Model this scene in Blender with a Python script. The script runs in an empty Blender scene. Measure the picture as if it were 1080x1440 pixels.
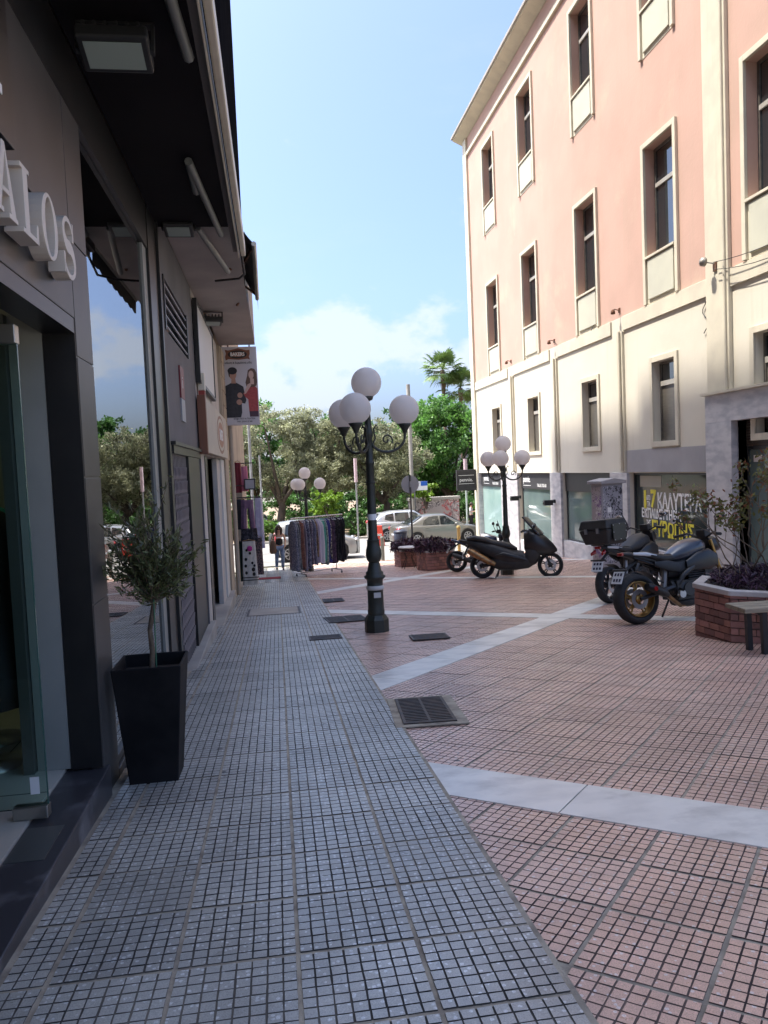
import bpy, bmesh, math, random
import numpy as np
from mathutils import Vector, Matrix
PI = math.pi
R_ = math.radians
scene = bpy.context.scene
COL = scene.collection
random.seed(7)
# ------------------------------------------------------------------ camera
cam_d = bpy.data.cameras.new('camera'); cam = bpy.data.objects.new('camera', cam_d); COL.objects.link(cam)
cam_d.sensor_fit = 'VERTICAL'; cam_d.sensor_height = 36.0; cam_d.lens = 36.0 * 1082 / 1440
cam_d.clip_start = 0.05; cam_d.clip_end = 3000
right = Vector((0.98899056, -0.14162641, -0.04289083))
down = Vector((-0.05045479, -0.05025453, -0.99746118))
fwd = Vector((0.13911139, 0.98864374, -0.05684699))
m = Matrix((right, -down, -fwd)).transposed().to_4x4(); m.translation = (0, 0, 1.42)
cam.matrix_world = m
scene.camera = cam
# ------------------------------------------------------------------ sky, sun, exposure
SUN_TO = Vector((1.0, -0.15, -2.25)).normalized()      # direction the light travels
SUN_EL = math.asin(-SUN_TO.z); SUN_AZ = math.atan2(-SUN_TO.x, -SUN_TO.y)
world = bpy.data.worlds.new('World'); scene.world = world; world.use_nodes = True
wn, wl = world.node_tree.nodes, world.node_tree.links
wn.clear()
w_out = wn.new('ShaderNodeOutputWorld'); w_bg = wn.new('ShaderNodeBackground'); w_bg.inputs['Strength'].default_value = 0.15
sky = wn.new('ShaderNodeTexSky'); sky.sky_type = 'NISHITA'; sky.sun_disc = False
sky.sun_elevation = SUN_EL; sky.sun_rotation = SUN_AZ; sky.air_density = 0.65; sky.dust_density = 5.5; sky.ozone_density = 2.5
tc = wn.new('ShaderNodeTexCoord'); sep = wn.new('ShaderNodeSeparateXYZ'); wl.new(tc.outputs['Generated'], sep.inputs[0])
def wmath(op, a, b=None, clamp=False):
    n = wn.new('ShaderNodeMath'); n.operation = op; n.use_clamp = clamp
    for i, v in enumerate((a, b)):
        if v is None: continue
        if isinstance(v, (int, float)): n.inputs[i].default_value = v
        else: wl.new(v, n.inputs[i])
    return n.outputs[0]
def wramp(x, a, b):
    n = wn.new('ShaderNodeMapRange'); n.interpolation_type = 'SMOOTHSTEP'; wl.new(x, n.inputs[0])
    n.inputs[1].default_value = a; n.inputs[2].default_value = b; return n.outputs[0]
def wnoise(scale, detail, rough, sc=(1, 1, 1), loc=(0, 0, 0)):
    mp = wn.new('ShaderNodeMapping'); mp.inputs['Scale'].default_value = sc; mp.inputs['Location'].default_value = loc
    wl.new(tc.outputs['Generated'], mp.inputs[0])
    n = wn.new('ShaderNodeTexNoise'); n.inputs['Scale'].default_value = scale; n.inputs['Detail'].default_value = detail
    n.inputs['Roughness'].default_value = rough; wl.new(mp.outputs[0], n.inputs['Vector']); return n.outputs['Fac']
z = sep.outputs['Z']
n1 = wnoise(7.5, 8, 0.55, (1, 1, 1.5), (0.21, 0.0, 0.3))
# cumulus bank low over the horizon (same all round), wisps above
bank = wmath('MULTIPLY', wramp(z, 0.27, 0.10), 1.0)
thr = wmath('ADD', n1, wmath('MULTIPLY', bank, 0.17))
cum = wramp(thr, 0.62, 0.73)
n2 = wnoise(3.0, 9, 0.62, (1, 1, 3.0), (3.1, 1.7, 0.4))
wisp = wmath('MULTIPLY', wramp(n2, 0.52, 0.80), 0.12)
haze = wmath('MULTIPLY', wramp(z, 0.2, 0.0), 0.10)
mask = wmath('MAXIMUM', wmath('MULTIPLY', cum, 0.58), wmath('MAXIMUM', wisp, haze), clamp=True)
wmix = wn.new('ShaderNodeMix'); wmix.data_type = 'RGBA'
wk = wn.new('ShaderNodeMix'); wk.data_type = 'RGBA'; wk.blend_type = 'MULTIPLY'; wk.inputs[0].default_value = 1.0; wl.new(sky.outputs[0], wk.inputs[6]); wk.inputs[7].default_value = (0.66, 0.745, 0.855, 1)
wl.new(mask, wmix.inputs[0]); wl.new(wk.outputs[2], wmix.inputs[6]); wmix.inputs[7].default_value = (1.85, 1.93, 2.02, 1)
wl.new(wmix.outputs[2], w_bg.inputs['Color']); wl.new(w_bg.outputs[0], w_out.inputs[0])
sun_d = bpy.data.lights.new('sun', 'SUN'); sun_d.energy = 2.6; sun_d.angle = R_(1.2); sun_d.color = (1.0, 0.94, 0.84)
sun = bpy.data.objects.new('sun', sun_d); COL.objects.link(sun); sun.location = (-20, -17, 40)
sun.rotation_euler = SUN_TO.to_track_quat('-Z', 'Y').to_euler()
vs = scene.view_settings; vs.view_transform = 'Standard'; vs.look = 'None'; vs.exposure = 1.92; vs.gamma = 1.0; vs.use_curve_mapping = False
cy = scene.cycles
cy.use_denoising = True; cy.max_bounces = 8; cy.diffuse_bounces = 4; cy.glossy_bounces = 4; cy.transparent_max_bounces = 10
cy.sample_clamp_indirect = 6; cy.blur_glossy = 0.6; cy.caustics_refractive = False; cy.caustics_reflective = False
# ------------------------------------------------------------------ helpers
MATS = {}
def mat(name, c, rough=.6, metal=0., c2=None, ns=6., nd=5, lo=.38, hi=.62, bump=0., bs=40., pos=False, rand=0., spec=.5, coat=0., emis=None, trans=0., attr=False, dirt=None, stretch=None, ior=None, streak=None):
    """procedural principled material: two colours mixed by noise, optional fine bump, per-object random value, leaf tint attribute"""
    if name in MATS: return MATS[name]
    M = bpy.data.materials.new(name); M.use_nodes = True; MATS[name] = M
    N, L = M.node_tree.nodes, M.node_tree.links
    b = N['Principled BSDF']
    b.inputs['Roughness'].default_value = rough; b.inputs['Metallic'].default_value = metal
    b.inputs['Specular IOR Level'].default_value = spec; b.inputs['Coat Weight'].default_value = coat
    if ior: b.inputs['IOR'].default_value = ior
    if coat: b.inputs['Coat Roughness'].default_value = .08
    c = tuple(c) + (1,)
    if pos: g = N.new('ShaderNodeNewGeometry'); vec = g.outputs['Position']
    else: t = N.new('ShaderNodeTexCoord'); vec = t.outputs['Object']
    if stretch:
        mp = N.new('ShaderNodeMapping'); mp.inputs['Scale'].default_value = stretch; L.new(vec, mp.inputs[0]); vec = mp.outputs[0]
    out = None
    if c2 is not None:
        n = N.new('ShaderNodeTexNoise'); n.inputs['Scale'].default_value = ns; n.inputs['Detail'].default_value = nd; L.new(vec, n.inputs['Vector'])
        mr = N.new('ShaderNodeMapRange'); mr.inputs[1].default_value = lo; mr.inputs[2].default_value = hi; L.new(n.outputs['Fac'], mr.inputs[0])
        mx = N.new('ShaderNodeMix'); mx.data_type = 'RGBA'; L.new(mr.outputs[0], mx.inputs[0]); mx.inputs[6].default_value = c; mx.inputs[7].default_value = tuple(c2) + (1,)
        out = mx.outputs[2]
    if dirt is not None:        # second, larger stain layer: (colour, scale, lo, hi)
        n = N.new('ShaderNodeTexNoise'); n.inputs['Scale'].default_value = dirt[1]; n.inputs['Detail'].default_value = 8; n.inputs['Roughness'].default_value = .65; L.new(vec, n.inputs['Vector'])
        mr = N.new('ShaderNodeMapRange'); mr.inputs[1].default_value = dirt[2]; mr.inputs[2].default_value = dirt[3]; L.new(n.outputs['Fac'], mr.inputs[0])
        mx = N.new('ShaderNodeMix'); mx.data_type = 'RGBA'; L.new(mr.outputs[0], mx.inputs[0])
        if out is not None: L.new(out, mx.inputs[6])
        else: mx.inputs[6].default_value = c
        mx.inputs[7].default_value = tuple(dirt[0]) + (1,); out = mx.outputs[2]
    if streak is not None:      # rain streaks running down the wall: (colour, lo, hi)
        mp2 = N.new('ShaderNodeMapping'); mp2.inputs['Scale'].default_value = (3.2, 3.2, .16); L.new(vec, mp2.inputs[0])
        n = N.new('ShaderNodeTexNoise'); n.inputs['Scale'].default_value = 1.; n.inputs['Detail'].default_value = 9; n.inputs['Roughness'].default_value = .7; L.new(mp2.outputs[0], n.inputs['Vector'])
        mr = N.new('ShaderNodeMapRange'); mr.inputs[1].default_value = streak[1]; mr.inputs[2].default_value = streak[2]; L.new(n.outputs['Fac'], mr.inputs[0])
        mx = N.new('ShaderNodeMix'); mx.data_type = 'RGBA'; L.new(mr.outputs[0], mx.inputs[0])
        if out is not None: L.new(out, mx.inputs[6])
        else: mx.inputs[6].default_value = c
        mx.inputs[7].default_value = tuple(streak[0]) + (1,); out = mx.outputs[2]
    if rand or attr:
        hs = N.new('ShaderNodeHueSaturation')
        if out is not None: L.new(out, hs.inputs['Color'])
        else: hs.inputs['Color'].default_value = c
        if attr: a = N.new('ShaderNodeAttribute'); a.attribute_name = 'tint'; rv = a.outputs['Fac']; rr = rand or .5
        else: a = N.new('ShaderNodeObjectInfo'); rv = a.outputs['Random']; rr = rand
        mr = N.new('ShaderNodeMapRange'); mr.inputs[3].default_value = 1 - rr; mr.inputs[4].default_value = 1 + rr; L.new(rv, mr.inputs[0]); L.new(mr.outputs[0], hs.inputs['Value'])
        out = hs.outputs[0]
    if out is not None: L.new(out, b.inputs['Base Color'])
    else: b.inputs['Base Color'].default_value = c
    if bump:
        n = N.new('ShaderNodeTexNoise'); n.inputs['Scale'].default_value = bs; n.inputs['Detail'].default_value = 4; L.new(vec, n.inputs['Vector'])
        bp = N.new('ShaderNodeBump'); bp.inputs['Strength'].default_value = bump; bp.inputs['Distance'].default_value = .01; L.new(n.outputs['Fac'], bp.inputs['Height']); L.new(bp.outputs[0], b.inputs['Normal'])
    if emis: b.inputs['Emission Color'].default_value = tuple(emis[0]) + (1,); b.inputs['Emission Strength'].default_value = emis[1]
    if trans:                    # thin leaves and cloth let light through
        tr = N.new('ShaderNodeBsdfTranslucent'); ms = N.new('ShaderNodeMixShader'); ms.inputs[0].default_value = trans
        if out is not None: L.new(out, tr.inputs[0])
        else: tr.inputs[0].default_value = c
        o = N['Material Output']; L.new(b.outputs[0], ms.inputs[1]); L.new(tr.outputs[0], ms.inputs[2]); L.new(ms.outputs[0], o.inputs[0])
    return M
def glass(name, tint=(.9, .95, .93), ior=1.6, rough=0.0):
    if name in MATS: return MATS[name]
    M = bpy.data.materials.new(name); M.use_nodes = True; MATS[name] = M
    N, L = M.node_tree.nodes, M.node_tree.links; N.remove(N['Principled BSDF'])
    fr = N.new('ShaderNodeFresnel'); fr.inputs[0].default_value = ior
    t = N.new('ShaderNodeBsdfTransparent'); t.inputs[0].default_value = tuple(tint) + (1,)
    g = N.new('ShaderNodeBsdfGlossy'); g.inputs['Roughness'].default_value = rough
    ms = N.new('ShaderNodeMixShader'); L.new(fr.outputs[0], ms.inputs[0]); L.new(t.outputs[0], ms.inputs[1]); L.new(g.outputs[0], ms.inputs[2]); L.new(ms.outputs[0], N['Material Output'].inputs[0])
    return M
def V(*a): return Vector(a)
class MB:
    """collects shapes; build() links them as one mesh object"""
    def __init__(s): s.v = []; s.f = []; s.m = []; s.sm = []; s.mats = []
    def mi(s, mt):
        if mt not in s.mats: s.mats.append(mt)
        return s.mats.index(mt)
    def add(s, vs, fs, mt, smooth=False, M=None):
        o = len(s.v); k = s.mi(mt)
        if M is not None: vs = [M @ Vector(v) for v in vs]
        s.v += [tuple(v) for v in vs]
        for f in fs: s.f.append([i + o for i in f]); s.m.append(k); s.sm.append(smooth)
        return s
    def box(s, x0, x1, y0, y1, z0, z1, mt, M=None):
        vs = [(x0, y0, z0), (x1, y0, z0), (x1, y1, z0), (x0, y1, z0), (x0, y0, z1), (x1, y0, z1), (x1, y1, z1), (x0, y1, z1)]
        return s.add(vs, [(0, 3, 2, 1), (4, 5, 6, 7), (0, 1, 5, 4), (1, 2, 6, 5), (2, 3, 7, 6), (3, 0, 4, 7)], mt, False, M)
    def frus(s, b, t, mt, smooth=False, M=None, cap=True):
        n = len(b); vs = list(b) + list(t)
        fs = [(i, (i + 1) % n, n + (i + 1) % n, n + i) for i in range(n)]
        if cap: fs += [tuple(range(n - 1, -1, -1)), tuple(range(n, 2 * n))]
        return s.add(vs, fs, mt, smooth, M)
    def prism(s, poly, a, b, axis, mt, M=None):
        """poly of 2-d points extruded along axis from a to b"""
        def p(q, d): return {'x': (d, q[0], q[1]), 'y': (q[0], d, q[1]), 'z': (q[0], q[1], d)}[axis]
        return s.frus([p(q, a) for q in poly], [p(q, b) for q in poly], mt, False, M)
    def rings(s, rs, mt, smooth=True, caps=True, M=None, closed=True):
        n = len(rs[0]); vs = [v for r in rs for v in r]; fs = []
        for i in range(len(rs) - 1):
            for j in range(n if closed else n - 1):
                k = (j + 1) % n; fs.append((i * n + j, i * n + k, (i + 1) * n + k, (i + 1) * n + j))
        s.add(vs, fs, mt, smooth, M)
        if caps and closed:
            s.add(rs[0], [tuple(range(n - 1, -1, -1))], mt, False, M); s.add(rs[-1], [tuple(range(n))], mt, False, M)
        return s
    def tube(s, pts, r, mt, n=8, caps=True, M=None, flat=1.0):
        pts = [Vector(p) for p in pts]; rr = r if isinstance(r, (list, tuple)) else [r] * len(pts)
        rs = []; up = None
        for i, p in enumerate(pts):
            d = (pts[min(i + 1, len(pts) - 1)] - pts[max(i - 1, 0)]).normalized()
            if up is None: up = Vector((0, 0, 1)) if abs(d.z) < .9 else Vector((1, 0, 0))
            a = up - d * up.dot(d)
            if a.length < 1e-5: a = d.orthogonal()
            a.normalize(); b = d.cross(a); up = a
            rs.append([p + (a * math.cos(2 * PI * k / n) * flat + b * math.sin(2 * PI * k / n)) * rr[i] for k in range(n)])
        return s.rings(rs, mt, True, caps, M)
    def lathe(s, prof, mt, n=16, c=(0, 0, 0), axis='z', smooth=True, M=None, caps=True):
        def p(r, h, a):
            u, w = r * math.cos(a), r * math.sin(a)
            q = {'z': (u, w, h), 'y': (u, h, w), 'x': (h, u, w)}[axis]
            return (q[0] + c[0], q[1] + c[1], q[2] + c[2])
        return s.rings([[p(r, h, 2 * PI * k / n) for k in range(n)] for r, h in prof], mt, smooth, caps, M)
    def ball(s, c, r, mt, nu=16, nv=10, sc=(1, 1, 1), M=None):
        rs = []
        for j in range(nv + 1):
            t = PI * min(max(j / nv, .004), .996)
            rs.append([(c[0] + r * sc[0] * math.sin(t) * math.cos(2 * PI * k / nu), c[1] + r * sc[1] * math.sin(t) * math.sin(2 * PI * k / nu), c[2] - r * sc[2] * math.cos(t)) for k in range(nu)])
        return s.rings(rs, mt, True, True, M)
    def torus(s, c, R, r, mt, axis='y', n=28, k=8, sq=1.0, M=None):
        vs = []; fs = []
        for i in range(n):
            a = 2 * PI * i / n
            for j in range(k):
                b = 2 * PI * j / k; rad = R + r * math.cos(b) * sq; h = r * math.sin(b)
                q = {'y': (rad * math.cos(a), h, rad * math.sin(a)), 'z': (rad * math.cos(a), rad * math.sin(a), h), 'x': (h, rad * math.cos(a), rad * math.sin(a))}[axis]
                vs.append((q[0] + c[0], q[1] + c[1], q[2] + c[2]))
                fs.append((i * k + j, ((i + 1) % n) * k + j, ((i + 1) % n) * k + (j + 1) % k, i * k + (j + 1) % k))
        return s.add(vs, fs, mt, True, M)
    def spine(s, st, mt, n=14, e=2.4, M=None):
        """loft along x: stations (x, zc, halfwidth, halfheight[, yc])"""
        rs = []
        for q in st:
            x, zc, hw, hh = q[:4]; yc = q[4] if len(q) > 4 else 0
            r = []
            for k in range(n):
                a = 2 * PI * k / n; ca, sa = math.cos(a), math.sin(a)
                r.append((x, yc + hw * math.copysign(abs(ca) ** (2 / e), ca), zc + hh * math.copysign(abs(sa) ** (2 / e), sa)))
            rs.append(r)
        return s.rings(rs, mt, True, True, M)
    def text(s, body, size, org, rgt, up, mt, ext=.002, sx=1., bold=0., align='LEFT', width=None):
        cu = bpy.data.curves.new('t', 'FONT'); cu.body = body; cu.size = size; cu.extrude = ext; cu.offset = bold; cu.align_x = align; cu.resolution_u = 3
        o = bpy.data.objects.new('t', cu); COL.objects.link(o); dg = bpy.context.evaluated_depsgraph_get(); dg.update()
        me = bpy.data.meshes.new_from_object(o.evaluated_get(dg))
        if width: sx = width / max(v.co.x for v in me.vertices)
        rgt, up = Vector(rgt), Vector(up); nn = rgt.cross(up)
        s.add([Vector(org) + rgt * v.co.x * sx + up * v.co.y + nn * v.co.z for v in me.vertices], [tuple(p.vertices) for p in me.polygons], mt)
        COL.objects.unlink(o); bpy.data.objects.remove(o); bpy.data.curves.remove(cu); bpy.data.meshes.remove(me); return s
    def build(s, name, parent=None, bevel=0., fix=True):
        me = bpy.data.meshes.new(name); me.from_pydata(s.v, [], s.f)
        for q in s.mats: me.materials.append(q)
        me.polygons.foreach_set('material_index', s.m); me.polygons.foreach_set('use_smooth', s.sm)
        if fix:
            bm = bmesh.new(); bm.from_mesh(me); bmesh.ops.recalc_face_normals(bm, faces=bm.faces); bm.to_mesh(me); bm.free()
        me.update()
        return link(name, me, parent, bevel)
def link(name, me, parent=None, bevel=0.):
    o = bpy.data.objects.new(name, me); COL.objects.link(o)
    if parent is not None: o.parent = parent
    if bevel:
        b = o.modifiers.new('bevel', 'BEVEL'); b.width = bevel; b.segments = 2; b.limit_method = 'ANGLE'; b.angle_limit = R_(40)
    return o
def tag(o, label, cat, group=None):
    o['label'] = label; o['category'] = cat
    if group: o['group'] = group
    return o
def thing(name, label, cat, loc=(0, 0, 0), rz=0., group=None, ry=0., rx=0.):
    o = bpy.data.objects.new(name, None); COL.objects.link(o); o.empty_display_size = .2
    o.matrix_world = Matrix.Translation(loc) @ Matrix.Rotation(rz, 4, 'Z') @ Matrix.Rotation(ry, 4, 'Y') @ Matrix.Rotation(rx, 4, 'X')
    return tag(o, label, cat, group)
def struct(o, kind='structure'): o['kind'] = kind; return o
def dup(o, label=None, mw=None, parent=None):
    c = o.copy(); COL.objects.link(c); c.parent = parent
    if parent is not None: c.matrix_parent_inverse = Matrix.Identity(4)
    if label: c['label'] = label
    for ch in o.children: dup(ch, None, None, c)
    if mw is not None: c.matrix_world = mw
    return c
SL = 0.075
def gz(y):
    if y < 27: return -SL * y
    return -2.025 - .035 * (y - 27) if y < 60 else -3.18
def T(x, y, dz=0.): return Vector((x, y, gz(y) + dz))
def fast_mesh(name, verts, quads, mats, midx=None, tint=None, parent=None):
    """numpy verts (n,3) and quads (m,4)"""
    me = bpy.data.meshes.new(name); nv, nf = len(verts), len(quads)
    me.vertices.add(nv); me.vertices.foreach_set('co', np.ascontiguousarray(verts, dtype=np.float32).ravel())
    me.loops.add(nf * 4); me.loops.foreach_set('vertex_index', np.ascontiguousarray(quads, dtype=np.int32).ravel())
    me.polygons.add(nf); me.polygons.foreach_set('loop_start', np.arange(0, nf * 4, 4, dtype=np.int32))
    try: me.polygons.foreach_set('loop_total', np.full(nf, 4, dtype=np.int32))
    except Exception: pass
    for q in mats: me.materials.append(q)
    if midx is not None: me.polygons.foreach_set('material_index', np.ascontiguousarray(midx, dtype=np.int32))
    if tint is not None:
        a = me.attributes.new('tint', 'FLOAT', 'FACE'); a.data.foreach_set('value', np.ascontiguousarray(tint, dtype=np.float32))
    me.update(calc_edges=True); me.validate()
    return link(name, me, parent)
# ------------------------------------------------------------------ ground, paving, road
def paving_mat(name, a, b, chip, groove=None, rot=0., attr=False, chipamt=.80, warm=None):
    M = bpy.data.materials.new(name); M.use_nodes = True; MATS[name] = M
    N, L = M.node_tree.nodes, M.node_tree.links; bs = N['Principled BSDF']
    g = N.new('ShaderNodeNewGeometry'); pos = g.outputs['Position']
    def mixc(f, x, y):
        n = N.new('ShaderNodeMix'); n.data_type = 'RGBA'; L.new(f, n.inputs[0])
        for i, q in ((6, x), (7, y)):
            if isinstance(q, tuple): n.inputs[i].default_value = q + (1,)
            else: L.new(q, n.inputs[i])
        return n.outputs[2]
    def mr(x, lo, hi, o0=0., o1=1.):
        n = N.new('ShaderNodeMapRange'); L.new(x, n.inputs[0]); n.inputs[1].default_value = lo; n.inputs[2].default_value = hi; n.inputs[3].default_value = o0; n.inputs[4].default_value = o1; return n.outputs[0]
    def mt(op, x, y):
        n = N.new('ShaderNodeMath'); n.operation = op
        for i, q in enumerate((x, y)):
            if isinstance(q, (int, float)): n.inputs[i].default_value = q
            else: L.new(q, n.inputs[i])
        return n.outputs[0]
    def noise(s, d=5, r=.6):
        n = N.new('ShaderNodeTexNoise'); n.inputs['Scale'].default_value = s; n.inputs['Detail'].default_value = d; n.inputs['Roughness'].default_value = r; L.new(pos, n.inputs['Vector']); return n.outputs['Fac']
    if attr: q = N.new('ShaderNodeAttribute'); q.attribute_name = 'tint'; rnd = q.outputs['Fac']
    else: q = N.new('ShaderNodeObjectInfo'); rnd = q.outputs['Random']
    col = mixc(mr(mt('ADD', rnd, mt('MULTIPLY', noise(1.1, 3), 1.2)), .35, 1.45), a, b)
    if warm: col = mixc(mt('MULTIPLY', mr(mt('ADD', rnd, noise(.55, 2)), 1.18, 1.30), .8), col, warm)
    v = N.new('ShaderNodeTexVoronoi'); v.inputs['Scale'].default_value = 62; L.new(pos, v.inputs['Vector'])
    sc = N.new('ShaderNodeSeparateColor'); L.new(v.outputs['Color'], sc.inputs[0])
    chips = mt('MULTIPLY', mt('LESS_THAN', v.outputs['Distance'], .42), mt('GREATER_THAN', sc.outputs[0], chipamt))
    col = mixc(mt('MULTIPLY', chips, .75), col, chip)
    grain = noise(260, 2)
    hs = N.new('ShaderNodeHueSaturation'); L.new(col, hs.inputs['Color'])
    val = mt('MULTIPLY', mr(grain, .3, .7, .72, 1.26), mt('MULTIPLY', mr(noise(2.3, 6, .7), .3, .7, .74, 1.18), mr(noise(.35, 4, .6), .35, .65, .84, 1.1))); L.new(val, hs.inputs['Value'])
    col = hs.outputs[0]
    # spots of gum and dirt
    sp = N.new('ShaderNodeTexVoronoi'); sp.inputs['Scale'].default_value = 2.1; L.new(pos, sp.inputs['Vector'])
    col = mixc(mr(sp.outputs['Distance'], .05, .035), col, (.05, .05, .055))
    if groove is not None:
        mp = N.new('ShaderNodeMapping'); mp.inputs['Rotation'].default_value = (0, 0, rot); L.new(pos, mp.inputs[0])
        s = N.new('ShaderNodeSeparateXYZ'); L.new(mp.outputs[0], s.inputs[0])
        def gr(ax): return mt('LESS_THAN', mt('FRACT', mt('ADD', mt('MULTIPLY', s.outputs[ax], 20), .06), 0), .14)
        gm = mt('MAXIMUM', gr(0), gr(1)); col = mixc(gm, col, groove)
        bp = N.new('ShaderNodeBump'); bp.inputs['Strength'].default_value = .5; bp.inputs['Distance'].default_value = .004; bp.invert = True; L.new(gm, bp.inputs['Height']); L.new(bp.outputs[0], bs.inputs['Normal'])
    L.new(col, bs.inputs['Base Color'])
    L.new(mr(noise(14, 4), .3, .7, .26, .46), bs.inputs['Roughness']); bs.inputs['IOR'].default_value = 1.6
    return M
GREY_A, GREY_B = (.30, .295, .27), (.44, .43, .39)
PINK_A, PINK_B = (.54, .35, .28), (.69, .435, .325)
m_grey = paving_mat('grey terrazzo', GREY_A, GREY_B, (.70, .71, .70))
m_pink = paving_mat('pink terrazzo', PINK_A, PINK_B, (.75, .69, .66), chipamt=.88, warm=(.68, .46, .36))
UANG = R_(41)
m_grey_far = paving_mat('grey terrazzo far', GREY_A, GREY_B, (.5, .5, .5), (.06, .055, .05), 0., True)
m_pink_far = paving_mat('pink terrazzo far', PINK_A, PINK_B, (.5, .45, .43), (.085, .055, .052), UANG, True, .88, (.68, .46, .36))
m_groove = mat('grey groove dirt', (.035, .033, .031), .95, c2=(.20, .18, .15), ns=1.7, lo=.45, hi=.72, pos=True)
m_pgroove = mat('pink groove dirt', (.05, .035, .034), .95, c2=(.21, .15, .125), ns=1.5, lo=.45, hi=.75, pos=True)
m_grout = mat('sandy grout', (.40, .35, .27), .95, c2=(.20, .17, .135), ns=9, lo=.4, hi=.7, bump=.4, bs=120, pos=True)
m_marble = mat('white marble paving', (.70, .675, .61), .34, c2=(.57, .555, .51), ns=3.5, nd=8, lo=.42, hi=.66, bump=.05, bs=60, pos=True, rand=.07, stretch=(1, 1.6, 1), dirt=((.33, .31, .28), 1.6, .50, .76), streak=None)
m_asph = mat('asphalt', (.20, .19, .175), .9, c2=(.27, .255, .23), ns=2.2, bump=.3, bs=150, pos=True, dirt=((.15, .145, .14), .5, .5, .75))
m_soil = mat('park soil', (.19, .14, .09), .95, c2=(.28, .21, .14), ns=1.2, bump=.4, bs=30, pos=True)
m_conc = mat('pale concrete', (.38, .355, .31), .85, c2=(.29, .27, .24), ns=1.5, bump=.15, bs=70, pos=True)
m_ground = mat('far ground', (.20, .18, .15), .95, c2=(.14, .15, .09), ns=.08, pos=True)
def sheet(name, x0, x1, ys, dz, mt, parent=None, nx=1):
    b = MB(); n = nx + 1; vs = []; fs = []
    for y in ys:
        for i in range(n): vs.append((x0 + (x1 - x0) * i / nx, y, gz(y) + dz))
    for j in range(len(ys) - 1):
        for i in range(nx): fs.append((j * n + i, j * n + i + 1, (j + 1) * n + i + 1, (j + 1) * n + i))
    b.add(vs, fs, mt); return b.build(name, parent, fix=False)
struct(sheet('bounce_plaza', -40, 60, [-30, -4.0], .0, m_conc))  # unseen pale plaza behind the camera, added to bounce sunlight forward
struct(sheet('ground', -600, 600, [-60, 0, 27, 60, 200, 1500], -.06, m_ground))
struct(sheet('road', -40, 60, [29.6, 45.0], -.02, m_asph))
park = struct(sheet('park_ground', -60, 80, [45.3, 60, 110], .06, m_soil))
kerb = MB()
kb = []
for i in range(60):
    x = -30 + i; kb.append(x)
pk = struct(MB().box(-30, 60, 45.0, 45.3, gz(45) - .1, gz(45) + .09, m_conc).build('kerb'))
struct(sheet('far_pavement', -12, -0.98, [27.7, 29.6], 0.0, m_conc))
# --- grey pavement lane of ribbed slabs along the shops
pav = struct(sheet('grey_pavement', -1.35, .815, [-4, 27, 28.6], .0035, m_grout))
slope = Matrix.Rotation(-math.atan(SL), 4, 'X')
rng = random.Random(3)
def slab_mesh(name, nx, ny, top, groove, h=.0036, gap=.0080):
    b = MB(); c = .05; W, D = nx * c, ny * c; j = gap
    b.add([(j, j, .0005), (W - j, j, .0005), (W - j, D - j, .0005), (j, D - j, .0005)], [(0, 1, 2, 3)], groove)
    for i in range(nx):
        for k in range(ny):
            o = .0027; s = .0013
            x0, x1, y0, y1 = i * c + o, (i + 1) * c - o, k * c + o, (k + 1) * c - o
            if i == 0: x0 += j * .6
            if i == nx - 1: x1 -= j * .6
            if k == 0: y0 += j * .6
            if k == ny - 1: y1 -= j * .6
            t = h + rng.uniform(-.0006, .0004)
            q = [(x + rng.uniform(-s, s), y + rng.uniform(-s, s)) for x, y in ((x0, y0), (x1, y0), (x1, y1), (x0, y1))]
            cx, cyy = (x0 + x1) / 2, (y0 + y1) / 2
            tp = [(cx + (x - cx) * .975, cyy + (y - cyy) * .975, t) for x, y in q]
            b.add([(x, y, .0003) for x, y in q] + tp, [(4, 5, 6, 7)], top); b.add([(x, y, .0003) for x, y in q] + tp, [(0, 1, 5, 4), (1, 2, 6, 5), (2, 3, 7, 6), (3, 0, 4, 7)], groove)
    me_o = b.build(name, None, fix=False); me = me_o.data; bpy.data.objects.remove(me_o); return me
g_full = [slab_mesh('paving_slab', 8, 8, m_grey, m_groove) for _ in range(4)]
g_half = [slab_mesh('paving_slab', 3, 8, m_grey, m_groove) for _ in range(2)]
def put_slab(me, x, y, rz, parent, dz, jit=.0016):
    o = bpy.data.objects.new('paving_slab', me); COL.objects.link(o); o.parent = parent
    o.matrix_world = Matrix.Translation((x, y, -SL * y + dz + rng.uniform(-.001, .001))) @ slope @ Matrix.Rotation(rz + rng.uniform(-jit, jit) * 2, 4, 'Z')
    return o
Y0 = 1.30
for r in range(50):
    y = Y0 + r * .4
    for c in range(4): put_slab(rng.choice(g_full), -.8 + .4 * c, y, 0, pav, .004)
    put_slab(rng.choice(g_half), -.955, y, 0, pav, .004)
# rest of the lane: slabs joined (far end and behind the photographer)
def joined(name, cells, mt, parent, dz, rot, size=.4, gap=.008, h=.006):
    vs = []; qs = []; tint = []
    ca, sa = math.cos(rot), math.sin(rot)
    for (x, y, w) in cells:
        o = len(vs); P = [(gap, gap), (w - gap, gap), (w - gap, size - gap), (gap, size - gap)]
        for hh in (0, h):
            for a, b_ in P:
                X, Y = x + a * ca - b_ * sa, y + a * sa + b_ * ca
                vs.append((X, Y, gz(Y) + dz + hh))
        qs += [(o + 4, o + 5, o + 6, o + 7), (o, o + 1, o + 5, o + 4), (o + 1, o + 2, o + 6, o + 5), (o + 2, o + 3, o + 7, o + 6), (o + 3, o, o + 4, o + 7)]
        tint += [rng.random()] * 5
    o = fast_mesh(name, np.array(vs), np.array(qs), [mt], None, np.array(tint), parent); o['kind'] = 'stuff'; return o
cells = []
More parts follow.
